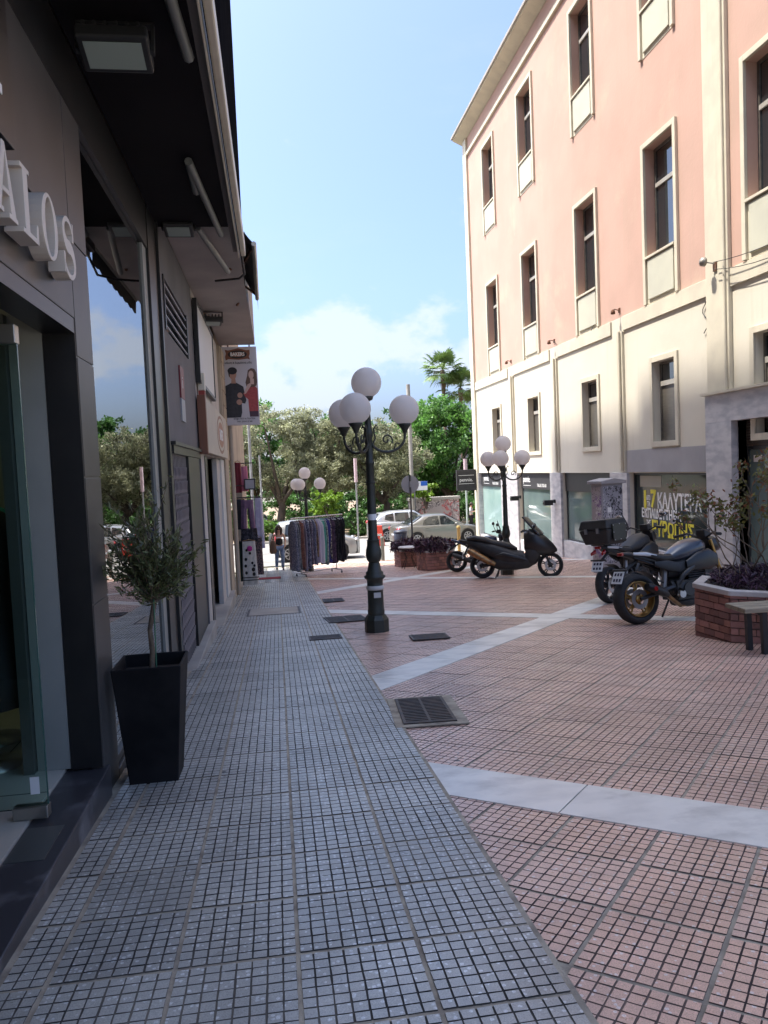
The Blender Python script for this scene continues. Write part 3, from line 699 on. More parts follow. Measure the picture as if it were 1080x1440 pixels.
lbox('aluminium_strip', LX - .40, LX - .345, 4.26, 4.32, -.134, 2.3, mat('brushed plate', (.2, .21, .21)))
lbox('near_pier', LX - .3, LX, -1.6, 2.1, -.36, 2.275, m_dpanel)
# big shop window
m_glass = glass('shop window glass', (.80, .86, .83), 12.0)
wf = lbox('shop_window', LX - .10, LX - .02, 6.93, 7.12, -.42, 3.44, mat('pale window jamb', (.26, .26, .235), .5))
lbox('pane', LX - .052, LX - .04, 4.682, 6.928, -.25, 3.44, m_glass, 0, wf)
lbox('sill', LX - .16, LX + .03, 4.682, 6.928, -.62, -.36, m_black, .004, wf)
lbox('sill_rail', LX - .10, LX - .0, 4.682, 6.928, -.358, -.30, m_black, .004, wf); lbox('sill_rail', LX - .08, LX - .02, 4.682, 6.928, -.298, -.25, m_black, .004, wf)
lbox('black_column', LX - .18, LX + .004, 7.123, 7.86, -.8, 3.836, m_black)
lbox('column_trim', LX + .005, LX + .03, 7.60, 7.66, -.75, 3.83, m_black)
# open glass door leaf
gd = LMB(); gd.box(-2.05, LX - .12, 3.700, 3.712, -.09, 2.13, glass('door glass', (.72, .84, .79), 1.45)); gd = gd.build('glass_door', lb)
m_steel = mat('satin steel', (.42, .40, .36), .35, .9)
lbox('patch_fitting', LX - .27, LX - .115, 3.675, 3.737, -.132, -.075, m_steel, .004, gd); lbox('patch_fitting', LX - .30, LX - .115, 3.675, 3.737, 2.05, 2.135, m_steel, .004, gd)
lbox('door_label', LX - .19, LX - .15, 3.694, 3.6985, -.02, .06, m_white, 0, gd); lbox('glass_edge', LX - .1195, LX - .1165, 3.699, 3.713, -.09, 2.13, mat('green glass edge', (.05, .12, .10), .2), 0, gd)
# raised letters, serif capitals with depth
m_letter = mat('cream acrylic letter', (.62, .56, .49), .5)
def letter(polys, y, z0, w, h, d=.075):
    b = LMB()
    for poly in polys: b.prism([(y + p[0] * w, z0 + p[1] * h) for p in poly], LX + .012, LX + .012 + d, 'x', m_letter)
    b.build('letter', lb, .002)
def ring(y, z0, w, h, d, cx, cz, rx, rz, tx, tz, a0=0, a1=2 * PI, n=28):
    b = LMB(); x0, x1 = LX + .012, LX + .012 + d; full = abs(a1 - a0) > 6.2
    rs = []
    for i in range(n + (0 if full else 1)):
        a = a0 + (a1 - a0) * i / n
        po = (y + (cx + rx * math.cos(a)) * w, z0 + (cz + rz * math.sin(a)) * h); pi_ = (y + (cx + (rx - tx) * math.cos(a)) * w, z0 + (cz + (rz - tz) * math.sin(a)) * h)
        rs.append([(x0, *po), (x1, *po), (x1, *pi_), (x0, *pi_)])
    if full: rs.append(rs[0])
    b.rings(rs, m_letter, False, not full); return b
H_, zL = .27, 2.40
letter([[(.0, 0), (.40, 0), (.40, .07), (.30, .07), (.62, .9), (.5, 1), (.12, .07), (0, .07)], [(.62, .9), (.5, 1), (.62, 1.0), (1.0, .07), (1.08, .07), (1.08, 0), (.66, 0), (.66, .07), (.76, .07)], [(.36, .30), (.72, .30), (.70, .37), (.385, .37)]], 2.90, zL, .23, H_)
letter([[(.0, 0), (1, 0), (1.0, .30), (.93, .30), (.85, .08), (.42, .08), (.42, .93), (.56, .93), (.56, 1), (0, 1), (0, .93), (.14, .93), (.14, .07), (0, .07)]], 3.215, zL, .20, H_)
ring(3.48, zL, .24, H_, .075, .5, .5, .5, .53, .20, .06).build('letter', lb, .002)
# S: two open bowls joined, with serifs
def s_letter(y, z0, w, h, d=.075):
    c = []
    for i in range(15): a = R_(20 + 250 * i / 14); c.append((.48 + .36 * math.cos(a), .745 + .245 * math.sin(a)))
    for i in range(15): a = R_(90 - 250 * i / 14); c.append((.5 + .40 * math.cos(a), .255 + .265 * math.sin(a)))
    b = LMB(); x0, x1 = LX + .012, LX + .012 + d; rs = []
    for i, (p, q) in enumerate(c):
        a = c[max(i - 1, 0)]; e = c[min(i + 1, len(c) - 1)]; t = Vector((e[0] - a[0], e[1] - a[1])).normalized(); nrm = Vector((-t.y, t.x)) * (.045 + .075 * max(0, math.sin(PI * (i - 6) / 17)))
        po, pi_ = (y + (p + nrm.x) * w, z0 + (q + nrm.y) * h), (y + (p - nrm.x) * w, z0 + (q - nrm.y) * h)
        rs.append([(x0, *po), (x1, *po), (x1, *pi_), (x0, *pi_)])
    b.rings(rs, m_letter, False, True)
    b.prism([(y + .80 * w, z0 + .66 * h), (y + .90 * w, z0 + .66 * h), (y + .90 * w, z0 + 1.0 * h), (y + .84 * w, z0 + 1.0 * h)], x0, x1, 'x', m_letter)
    b.prism([(y + .06 * w, z0 + 0 * h), (y + .13 * w, z0 + 0), (y + .16 * w, z0 + .36 * h), (y + .06 * w, z0 + .36 * h)], x0, x1, 'x', m_letter)
    b.build('letter', lb)
s_letter(3.80, zL, .23, H_)
# grey section with barred window, folding grille and black door
wy0, wy1, wz0, wz1 = 7.98, 10.08, 2.90, 3.44
for q in ((7.862, 7.98, 1.75, 3.985), (10.08, 10.86, 1.75, 3.985), (7.98, 10.08, 1.75, wz0), (7.98, 10.08, wz1, 3.985)): lbox('grey_wall', LX - .2, LX, *q, m_gwall)
bw = lbox('barred_window', LX - .12, LX - .10, wy0, wy1, wz0, wz1, m_pane)
for q in ((wy0, wy0 + .05, wz0, wz1), (wy1 - .05, wy1, wz0, wz1)): lbox('frame', LX - .05, LX + .015, *q, m_black, 0, bw)
for k in range(5): lbox('bar', LX - .012, LX + .004, wy0 + .05, wy1 - .05, wz0 + .05 + k * .105, wz0 + .061 + k * .105, mat('pale bar', (.45, .45, .47), .5), 0, bw)
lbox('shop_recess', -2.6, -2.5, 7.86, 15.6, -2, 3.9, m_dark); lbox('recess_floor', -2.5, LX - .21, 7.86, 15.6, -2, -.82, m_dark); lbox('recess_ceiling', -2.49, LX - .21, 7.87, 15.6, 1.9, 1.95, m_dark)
gr = lbox('security_grille', LX - .06, LX - .0, 7.90, 7.98, gz(8) - .1, 1.745, m_black)
lbox('grille_rail', LX - .05, LX + .02, 7.985, 10.85, 1.66, 1.745, m_black, 0, gr)
m_gril = mat('galvanised lattice', (.23, .20, .20), .5, .5)
for k in range(11):        # scissor gate folded: upright channels and crossing strips
    y = 8.04 + k * .118; lbox('upright', LX - .035, LX - .01, y, y + .022, gz(y) + .05, 1.655, m_gril, 0, gr)
for k in range(10):
    y = 8.045 + k * .118
    for j in range(13):
        z_ = -.40 + j * .155
        for s in (1, -1):
            b = LMB(); b.tube([(LX - .022 + s * .014, y + .01, z_ - s * .065), (LX - .022 + s * .014, y + .128, z_ + s * .065)], .007, m_gril, 4); b.build('strip', gr)
lbox('black_door', LX - .08, LX + .012, 9.34, 10.86, gz(10) - .2, 1.655, m_black)
lbox('door_edge_strip', LX + .0125, LX + .03, 10.70, 10.76, gz(10.7), 1.65, m_gwall)
lbox('threshold', LX - .3, LX + .10, 7.92, 10.95, -1.3, gz(8.9) + .06, m_conc, .01)
for z_ in (1.74,): lbox('lamp_rail', LX + .001, LX + .05, 7.9, 10.85, z_ + .005, z_ + .04, m_black)
# next shop: rough strip, open dark doorway, white leaf
lbox('rough_white_strip', LX - .15, LX + .02, 10.863, 11.35, -1.3, 1.72, m_whitew)
lbox('white_wall', LX - .2, LX - .0, 10.863, 15.6, 1.722, 3.985, m_whitew)
lbox('black_jamb', LX - .2, LX + .03, 11.353, 11.72, -1.3, 1.70, m_black)
lbox('white_door_leaf', LX - .08, LX + .0, 14.0, 14.75, -1.35, 1.71, m_whitew)
lbox('white_door_leaf', LX - .05, LX + .03, 14.76, 15.58, -1.35, 1.71, mat('white metal door', (.55, .54, .52), .5))
lbox('marble_step', LX - .25, LX + .12, 11.75, 15.6, -1.6, gz(13.2) + .10, m_conc, .01)
lbox('tan_pilaster', LX - .3, LX + .06, 15.605, 16.7, -2, 3.985, m_tan)
for k in range(7): lbox('stone_block', LX - .05, LX + .085, 15.75, 16.6, 1.95 + k * .29, 1.95 + k * .29 + .275, m_tan, .012)
lbox('tan_wall', LX - .3, LX - .0, 16.72, 17.6, -2, 4.06, m_tan)
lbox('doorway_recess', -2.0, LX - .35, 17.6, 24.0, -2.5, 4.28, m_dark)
lbox('tan_wall', LX - .3, LX - .0, 17.603, 24.2, 1.75, 4.28, m_tan); lbox('tan_wall', LX - .3, LX, 24.203, 27.59, -2.6, 4.28, m_tan); lbox('tan_wall', LX - .3, LX - .02, 17.603, 18.2, -2.5, 1.748, m_tan)
LMB().tube([(LX + .12, 16.95, -1.2), (LX + .12, 16.95, 3.95)], .05, mat('painted drainpipe', (.36, .30, .23), .6), 10).build('drainpipe', lb)
# --- things fixed to the left building
def flood(name_label, x, y, z_, w=.34, rz=0, tilt=-.30):
    t = thing('floodlight', name_label, 'floodlight', (x, y, z_), rz, 'floodlights under the soffit', rx=tilt)
    mb_ = mat('black lamp body', (.02, .02, .02), .5)
    MB().box(-w / 2, w / 2, -.12, .12, -.10, -.02, mb_).build('housing', t, .012)
    MB().box(-w / 2 + .035, w / 2 - .035, -.085, .085, -.106, -.1005, mat('frosted lamp glass', (.30, .36, .33), .25)).build('glass', t)
    for k in range(6): MB().box(-w / 2 + .03 + k * (w - .06) / 5.5, -w / 2 + .045 + k * (w - .06) / 5.5, -.10, .10, -.02, .02, mb_).build('fin', t)
    b = MB()
    for s in (-1, 1): b.box(s * (w / 2 + .012) - .008, s * (w / 2 + .012) + .008, -.02, .02, -.08, .085, mb_)
    b.box(-w / 2 - .02, w / 2 + .02, -.02, .02, .085, .10, mb_); b.build('bracket', t)
flood('large square floodlight hanging below the black soffit over the near shop', -.71, 4.33, 3.73, .36)
flood('black floodlight at the seam between black and pale soffits', -.79, 7.78, 3.88, .28, 0, -.2)
flood('black floodlight below the pale soffit above the hanging poster', -.86, 12.5, 3.90, .34, R_(10), -.15)
# near awning: cream front bar, folded arms
m_cream_al = mat('cream awning aluminium', (.72, .66, .54), .5, c2=(.62, .56, .45), ns=2.5, pos=True)
m_arm = mat('grey awning arm', (.17, .18, .17), .45, .3)
m_fab = mat('taupe awning fabric', (.25, .215, .19), .9, c2=(.21, .18, .16), ns=3, pos=True, bump=.1, bs=200)
aw = thing('awning', 'long retracted awning with cream front bar below the dark upper storey', 'awning', (-.3, 5, 3.8))
def abox(n, x0, x1, y0, y1, z0, z1, mt, bv=0): return MB().box(x0 + .3, x1 + .3, y0 - 5, y1 - 5, z0 - 3.8, z1 - 3.8, mt).build(n, aw, bv)
abox('front_bar', -.235, -.185, -1.5, 8.7, 3.80, 3.94, m_cream_al, .012); abox('roller_tube', -.318, -.262, -1.5, 8.68, 3.845, 3.93, mat('darker taupe fabric roll', (.20, .18, .165), .9))  # roll is a darker taupe than the awning fabric
abox('valance', -.262, -.252, -1.5, 8.69, 3.78, 3.92, m_cream_al)
for pts in (((-.52, 6.1, 3.80), (-.40, 7.9, 3.80)), ((-.62, 7.9, 3.86), (-.42, 9.5, 3.84)), ((-.44, 3.2, 3.80), (-.36, 4.62, 3.80))):
    MB().tube([Vector(p) - V(-.3, 5, 3.8) for p in pts], .032, m_arm, 8).build('arm', aw)
MB().tube([Vector(p) - V(-.3, 5, 3.8) for p in ((-.52, 6.1, 3.80), (-.53, 6.8, 3.82))], .03, m_arm, 8).build('arm', aw)
MB().tube([Vector(p) - V(-.3, 5, 3.8) for p in ((-.23, 8.72, 3.84), (-.22, 9.2, 3.74), (-.30, 9.9, 3.86), (-.62, 10.3, 3.93))], .014, m_iron, 6).build('crank_rod', aw)
# far awning half open over the balcony
aw2 = thing('awning', 'half open taupe awning with folding arms above the hanging poster', 'awning', (-.3, 11, 4.8))
def ap(p): return Vector(p) - V(-.3, 11, 4.8)
fab = MB(); n = 10
A0, A1, B0, B1 = V(-.33, 9.6, 4.55), V(-.33, 12.4, 4.55), V(-.10, 9.6, 4.20), V(-.12, 12.4, 4.16)
g = []
for i in range(n + 1):
    for j in range(5):
        p = A0.lerp(A1, i / n).lerp(B0.lerp(B1, i / n), j / 4); p.z -= .03 * math.sin(PI * j / 4); g.append(ap(p))
fab.add(g, [(i * 5 + j, i * 5 + j + 1, (i + 1) * 5 + j + 1, (i + 1) * 5 + j) for i in range(n) for j in range(4)], m_fab, True)
fab.build('fabric', aw2, fix=False)
MB().tube([ap(B0), ap(B1)], .03, m_cream_al, 8).build('front_bar', aw2); MB().tube([ap(A0), ap(A1)], .045, m_cream_al, 8).build('roller_tube', aw2)
v = MB(); vs = []
for i in range(25):
    p = B0.lerp(B1, i / 24); vs += [ap(p), ap(p + V(.01, 0, -.20 - .03 * abs(math.sin(i * PI / 3))))]
v.add(vs, [(2 * i, 2 * i + 2, 2 * i + 3, 2 * i + 1) for i in range(24)], m_fab); v.build('valance', aw2, fix=False)
for pts in (((-.42, 9.9, 3.98), (-.30, 10.6, 4.15), (-.13, 9.8, 4.2)), ((-.42, 12.0, 3.98), (-.28, 11.4, 4.12), (-.13, 12.2, 4.18))):
    MB().tube([ap(p) for p in pts], .022, m_rust, 6).build('arm', aw2)
# signs
m_pos = mat('poster white', (.56, .52, .52), .5, c2=(.52, .48, .48), ns=2)
ps = thing('hanging_sign', 'hanging shop poster showing a man in black and a woman in red', 'sign', (-1.0, 16.8, 2.47), 0)
MB().box(0.02, .76, 0, .10, 0, 1.66, m_pos).build('sign_box', ps, .006)
for x in (.15, .6): MB().box(x, x + .03, .035, .065, 1.662, 1.80, m_rust).build('bracket', ps)
def art(name, poly, mt, lift): MB().prism([(q[0], q[1] * .905) for q in poly], -.001 - lift * .0012, -.0002 - lift * .0012, 'y', mt).build(name, ps)
def ell(cx, cz, rx, rz, n=22, a0=0., a1=2 * PI): return [(cx + rx * math.cos(a0 + (a1 - a0) * i / n), cz + rz * math.sin(a0 + (a1 - a0) * i / n)) for i in range(n)]
c_br, c_dk, c_sk, c_hr = mat('print brown', (.20, .075, .04), .5), mat('print black', (.015, .012, .014), .5), mat('print skin', (.42, .23, .16), .5), mat('print hair brown', (.12, .06, .035), .5)
c_sk2 = mat('print pale skin', (.58, .38, .30), .5); c_red = mat('print red', (.40, .06, .055), .5, c2=(.30, .04, .04), ns=20); c_char = mat('print charcoal', (.03, .027, .032), .5, c2=(.018, .016, .02), ns=16); c_mar = mat('print maroon', (.07, .03, .04), .5)
art('emblem', [(.11, 1.52), (.17, 1.55), (.38, 1.53), (.57, 1.55), (.62, 1.53), (.60, 1.60), (.62, 1.66), (.62, 1.76), (.55, 1.75), (.38, 1.80), (.17, 1.75), (.10, 1.77), (.12, 1.68), (.10, 1.60)], c_br, 1)
art('emblem_oval', ell(.36, 1.655, .20, .095), c_dk, 2); art('emblem_core', ell(.36, 1.655, .155, .055), mat('print rust', (.30, .12, .07), .5), 3)
b = MB(); b.text('BAKERS', .105, (.36, -.006, 1.62 * .905), (1, 0, 0), upv, m_white, .0005, .82, .003, 'CENTER'); b.build('lettering', ps)
b = MB(); b.text('ένδυση & δερμάτινα είδη', .058, (.36, -.003, 1.44 * .905), (1, 0, 0), upv, c_dk, .0005, .86, .001, 'CENTER'); b.build('lettering', ps)
for k, s in enumerate(('ΕΠΙΔΑΥΡΟΥ & ΠΛΑΤΕΙΑ', 'ΤΗΛ. 210 4113 560')): b = MB(); b.text(s, .045, (.44, -.003, .12 - k * .06), (1, 0, 0), upv, c_dk, .0005, .9, .001, 'CENTER'); b.build('lettering', ps)
art('printed_man', [(.06, .18), (.05, .72), (.04, .86), (.08, .93), (.16, .97), (.22, 1.01), (.30, 1.0), (.38, .95), (.45, .90), (.47, .76), (.50, .58), (.47, .50), (.40, .52), (.40, .30), (.37, .18)], c_char, 1)
art('printed_neck', [(.20, .98), (.21, 1.10), (.29, 1.10), (.30, .98)], c_sk, 2); art('printed_face', ell(.24, 1.19, .078, .115), c_sk, 3)
art('printed_hair', ell(.235, 1.275, .10, .085) , c_dk, 4); art('printed_sideburn', [(.14, 1.28), (.16, 1.14), (.175, 1.13), (.18, 1.28)], c_dk, 5)
art('printed_hand', ell(.37, .70, .055, .065), c_sk, 3); art('printed_hand', ell(.35, .54, .06, .065), c_sk, 3)
art('printed_woman', [(.55, .32), (.54, .60), (.48, .66), (.44, .74), (.50, .80), (.56, .86), (.60, .90), (.70, .90), (.745, .85), (.745, .32)], c_red, 2); art('printed_trousers', [(.56, .19), (.55, .325), (.745, .325), (.745, .19)], c_mar, 1)
art('printed_hair', [(.52, .88), (.50, 1.0), (.54, 1.15), (.56, 1.28), (.63, 1.33), (.70, 1.31), (.74, 1.22), (.745, 1.0), (.73, .92), (.66, .88)], c_hr, 3); art('printed_face', ell(.625, 1.175, .055, .095), c_sk2, 5); art('printed_neck', [(.60, .95), (.60, 1.10), (.68, 1.08), (.68, .95)], c_sk2, 4)
art('printed_arm', [(.46, .72), (.50, .74), (.62, .93), (.60, .98), (.54, .95), (.47, .78)], c_sk2, 4)
sg = thing('shop_sign', 'cream fascia sign with brown oval emblem above the open dark doorway', 'sign', (LX, 13.2, 1.74))
MB().box(.025, .12, -2.3, 2.3, 0, .76, mat('cream sign panel', (.50, .44, .36), .6, c2=(.45, .40, .33), ns=2)).build('sign_panel', sg, .006)
MB().box(.02, .128, -2.45, -2.302, -.02, .78, c_br).build('end_cap', sg)
def arts(n, poly, mt, l): MB().prism(poly, .1205 + l * .0012, .1213 + l * .0012, 'x', mt).build(n, sg)
arts('emblem', ell(.6, .38, .95, .33), c_br, 0); arts('emblem_ring', ell(.6, .38, .85, .28), mat('cream sign panel', (.5, .44, .36)), 1); arts('emblem_core', ell(.6, .38, .72, .22), mat('print rust', (.3, .12, .07)), 2)
b = MB(); b.text('BAKERS', .26, (.126, .6, .29), (0, 1, 0), upv, m_white, .001, .9, .006, 'CENTER'); b.build('lettering', sg)
wp = thing('wall_panel', 'blank white framed panel high on the wall above the oval emblem sign', 'panel', (LX, 12.3, 2.75))
MB().box(.02, .06, -1.35, 1.35, 0, 1.05, mat('panel white', (.56, .55, .53), .5)).build('board', wp); 
for q in ((-1.42, -1.352, -.05, 1.1), (1.352, 1.42, -.05, 1.1), (-1.35, 1.35, -.05, -.002), (-1.35, 1.35, 1.052, 1.1)): MB().box(.015, .075, *q, m_black).build('frame', wp)
al = thing('alarm_box', 'small cream alarm box with red base on the wall between grey and white fronts', 'alarm box', (LX + .02, 11.1, 2.55)); MB().box(0, .09, -.08, .08, .06, .30, m_cream_al).build('box', al, .01); MB().box(.0, .085, -.075, .075, 0, .058, mat('print red dull', (.30, .04, .03), .5)).build('base', al)
ws = thing('wall_notice', 'small maroon and white notice plate on the grey wall above the grille', 'notice', (LX, 9.1, 2.05))
MB().box(.001, .02, -.17, .17, .26, .62, mat('print maroon plate', (.16, .02, .03), .5)).build('plate', ws); MB().box(.001, .018, -.17, .17, 0, .255, mat('grey plate', (.30, .30, .32), .5)).build('plate', ws)
b = MB(); b.text('i', .2, (.022, -.03, .38), (0, 1, 0), upv, m_white, .001); b.build('symbol', ws)
hs = thing('fascia_plaque', 'black plaque with white lettering above the raised letters of the near shop', 'sign', (LX, 3.0, 2.74))
MB().box(.002, .05, -1.2, .30, 0, .62, m_black).build('plaque', hs, .004)
b = MB(); b.text('Σ', .34, (.052, .0, .16), (0, 1, 0), upv, m_white, .002, .8, .004); b.build('lettering', hs)
# ------------------------------------------------------------------ lamp posts
m_lpaint = mat('dark green cast iron paint', (.022, .026, .020), .45, c2=(.032, .034, .026), ns=6, spec=.5, bump=.08, bs=50)
m_globe = mat('milky lamp globe', (.90, .86, .83), .35, c2=(.86, .82, .79), ns=2, spec=.4, trans=.55)
def lamp_post(label, x, y, rz):
    t = thing('lamp_post', label, 'lamp post', T(x, y, -.02), rz, 'globe lamp posts')
    b = MB(); oc = lambda r, h: [(r * math.cos(PI / 8 + k * PI / 4), r * math.sin(PI / 8 + k * PI / 4), h) for k in range(8)]
    b.rings([oc(.165, 0), oc(.165, .19), oc(.135, .235), oc(.125, .25)], m_lpaint, False); b.build('plinth', t)
    MB().lathe([(.112, .251), (.115, .30), (.108, .33), (.106, .58), (.12, .60), (.12, .625), (.106, .64), (.108, .72), (.138, .745), (.145, .77), (.118, .785), (.118, .82), (.095, .84), (.078, .93), (.072, .95)], m_lpaint, 20).build('pedestal', t)
    MB().lathe([(.07, .951), (.095, .99), (.108, 1.05), (.102, 1.12), (.085, 1.18), (.082, 1.24), (.088, 1.255)], m_lpaint, 20).build('vase', t)
    pr = MB(); rs = []
    for h, r in ((1.256, .072), (1.30, .062), (1.80, .058), (2.25, .052), (2.27, .062), (2.29, .062), (2.31, .050), (2.62, .046), (2.64, .06), (2.68, .062), (2.72, .05), (2.95, .035), (2.97, .05), (3.0, .03), (3.09, .028)):
        rs.append([((r * (1 if k % 2 else .88)) * math.cos(2 * PI * k / 24), (r * (1 if k % 2 else .88)) * math.sin(2 * PI * k / 24), h) for k in range(24)])
    pr.rings(rs, m_lpaint, True); pr.build('shaft', t)
    MB().torus((0, 0, 2.02), .058, .012, m_lpaint, 'z', 18, 6).build('band', t)
    MB().lathe([(.03, 3.09), (.075, 3.11), (.09, 3.15), (.07, 3.155)], m_lpaint, 14).build('globe_holder', t)
    MB().ball((0, 0, 3.335), .2, m_globe, 26, 16).build('globe', t)
    for k in range(3):
        a = 2 * PI * k / 3; M = Matrix.Rotation(a, 4, 'Z'); L = .50
        b = MB()
        # curved arm dipping from the shaft and rising to the cup, with scrolls
        pts = [(.04, 0, 2.66)] + [(L * .52 + (L * .48) * math.cos(PI + PI * i / 10), 0, 2.60 - .20 * math.sin(PI * i / 10) + .03 * i / 10) for i in range(11)] + [(L, 0, 2.67)]
        b.tube(pts, .018, m_lpaint, 8, True, M)
        sc = [(.245 + (.085 - .0062 * i) * math.cos(-.6 + i * .62), 0, 2.575 + (.085 - .0062 * i) * math.sin(-.6 + i * .62)) for i in range(13)]
        b.tube(sc, .011, m_lpaint, 6, True, M)
        b.tube([(.05, 0, 2.52), (.09, 0, 2.60), (.07, 0, 2.72), (.11, 0, 2.78), (.13, 0, 2.74)], .012, m_lpaint, 6, True, M)
        b.tube([(.34, 0, 2.45), (.37, 0, 2.53), (.42, 0, 2.52)], .010, m_lpaint, 6, True, M)
        arm = b.build('arm', t)
        MB().lathe([(.03, 2.66), (.04, 2.70), (.07, 2.745), (.095, 2.78), (.085, 2.785)], m_lpaint, 14, (L, 0, 0), 'z', True, M).build('globe_holder', t)
        MB().ball((L, 0, 2.965), .2, m_globe, 26, 16, (1, 1, 1), M).build('globe', t)
    return t
l1 = lamp_post('near dark green lamp post with four milky globes and a small sticker on its shaft', 1.265, 10.15, R_(5))
l2 = lamp_post('globe lamp post standing behind the black scooter in front of the shops', 5.74, 18.8, R_(5))
l3 = lamp_post('farthest globe lamp post rising behind the clothes rack', 1.02, 26.0, R_(5))
o = MB().lathe([(.0605, 1.52), (.061, 1.60)], m_white, 20, (0, 0, 0)).build('sticker', l1)
MB().lathe([(.1085, .585), (.1225, .598), (.1225, .628), (.1085, .645)], mat('torn paper', (.55, .53, .50), .8), 20).build('tape_band', l1)
MB().box(-.045, .05, -.1135, -.1095, .49, .56, mat('torn paper', (.5, .5, .5))).build('label_strip', l1)
# ------------------------------------------------------------------ garments
CL = {}
def cloth(name, c, c2=None, ns=14., rough=.9, tr=.0): return mat('cloth ' + name, c, rough, c2=c2, ns=ns, nd=2, lo=.46, hi=.54, trans=tr)
m_chrome = mat('chrome tube', (.55, .55, .55), .25, 1.)
m_hanger = mat('plastic hanger', (.55, .56, .58), .4)
def edge_garment(t, h, d, th, mt, seed, flare=.15):
    """cloth hung on a hanger, plane along local y, hanging from z=0 down to -h"""
    r = random.Random(seed); rs = []; n = 28; ph = [r.uniform(0, 6) for _ in range(4)]
    for i in range(15):
        f = i / 14; z_ = -.06 - f * (h - .06) - (.0 if i else -.02)
        sh = min(1, .38 + f * 6) if f < .12 else 1.
        wd = d / 2 * sh * (1 + flare * f * .5); tk = th / 2 * (.75 + .35 * f)
        row = []
        for k in range(n):
            a = 2 * PI * k / n; fold = 1 + .22 * f * math.sin(5 * a + ph[0] + f * 2) + .12 * math.sin(3 * a + ph[1])
            row.append((tk * math.cos(a) * fold + .012 * math.sin(f * 7 + ph[2]), wd * math.sin(a), z_ + .02 * f * math.sin(4 * a + ph[3])))
        rs.append(row)
    MB().rings(rs, mt, True, True).build('cloth', t)
    b = MB(); b.tube([(0, -d * .42, -.10), (0, 0, -.03), (0, d * .42, -.10)], .008, m_hanger, 5); b.tube([(0, 0, -.03), (0, 0, .015), (0, .02, .035), (0, 0, .045), (0, -.015, .035)], .004, m_chrome, 5); b.build('hanger', t)
# the rail runs from near-left to far-right
RA, RB = Vector((.42, 23.15)), Vector((2.06, 24.15)); rd = (RB - RA).normalized(); ra = math.atan2(rd.y, rd.x)
mid = (RA + RB) / 2; zg = gz(mid.y)
rk = thing('clothes_rack', 'wheeled chrome clothes rack crowded with garments on the pavement', 'clothes rack', (mid.x, mid.y, zg), ra)
hl = (RB - RA).length / 2
MB().tube([(-hl, 0, 1.80), (hl, 0, 1.80)], .022, m_chrome, 10).build('rail', rk)
for s in (-1, 1):
    MB().tube([(s * (hl - .30), 0, .10), (s * (hl - .30), 0, 1.79)], .016, m_chrome, 8).build('post', rk)
    MB().tube([(s * (hl - .30), -.28, .10), (s * (hl - .30), .28, .10)], .016, m_chrome, 8).build('foot_bar', rk)
    for q in (-.26, .26): MB().torus((s * (hl - .30), q, .04), .028, .013, mat('black plastic', (.012, .012, .013)), 'x', 12, 6).build('castor', rk)
MB().tube([(-hl + .30, 0, .13), (hl - .30, 0, .13)], .013, m_chrome, 8).build('base_bar', rk)
GAR = [('grey blue patterned tunic', (.16, .16, .23), (.34, .33, .38), 1.42), ('slate patterned long dress', (.13, .14, .17), (.30, .30, .31), 1.46), ('charcoal grey shirt dress', (.10, .10, .11), (.17, .17, .17), 1.40),
 ('rust coloured dress', (.33, .13, .09), (.20, .08, .06), 1.40), ('dull brick blouse', (.24, .11, .10), (.3, .2, .17), 1.38), ('lilac grey cardigan', (.25, .23, .30), None, 1.42), ('navy paisley dress', (.05, .05, .10), (.25, .25, .30), 1.40),
 ('grey leaf print dress', (.16, .15, .17), (.33, .32, .33), 1.36), ('plum striped shirt', (.13, .10, .15), (.33, .30, .34), 1.32), ('faded indigo tunic', (.13, .13, .20), (.24, .24, .30), 1.34), ('brown floral dress', (.11, .07, .05), (.30, .2, .12), 1.1),
 ('pale lilac long dress', (.55, .50, .62), None, 1.30), ('white cotton dress', (.62, .60, .64), None, 1.26), ('mint green dress', (.16, .46, .36), (.12, .38, .30), 1.30), ('teal green tunic', (.10, .33, .27), None, 1.28), ('grey green printed dress', (.16, .20, .19), (.4, .42, .40), 1.34),
 ('royal blue satin dress', (.05, .05, .22), None, 1.30), ('beige and black printed blouse', (.40, .35, .28), (.04, .04, .05), 1.2), ('dark plum coat', (.05, .03, .06), (.1, .06, .1), 1.36), ('black floral dress', (.012, .012, .016), (.07, .05, .07), 1.34),
 ('black pleated dress', (.010, .010, .012), None, 1.33), ('black shirt with faint print', (.016, .015, .018), (.05, .05, .05), 1.32), ('black long coat', (.011, .010, .014), None, 1.31), ('black evening dress', (.014, .012, .016), None, 1.34), ('last black dress at the right end', (.010, .009, .012), (.03, .03, .04), 1.28)]
nG = len(GAR); rg2 = random.Random(11)
for i, (nm, c, c2, h) in enumerate(GAR):
    s = -hl + .06 + (2 * hl - .10) * i / (nG - 1); p = mid + rd * s
    word = 'garment'
    lab = nm + ' hanging on the wheeled rack'
    t = thing('garment', lab, 'garment', (p.x, p.y, zg + 1.765), ra + rg2.uniform(-.25, .25), 'garments on the wheeled rack')
    edge_garment(t, h * rg2.uniform(1.02, 1.10), rg2.uniform(.40, .50), .085, cloth('g%d' % i, c, c2, 22), i)
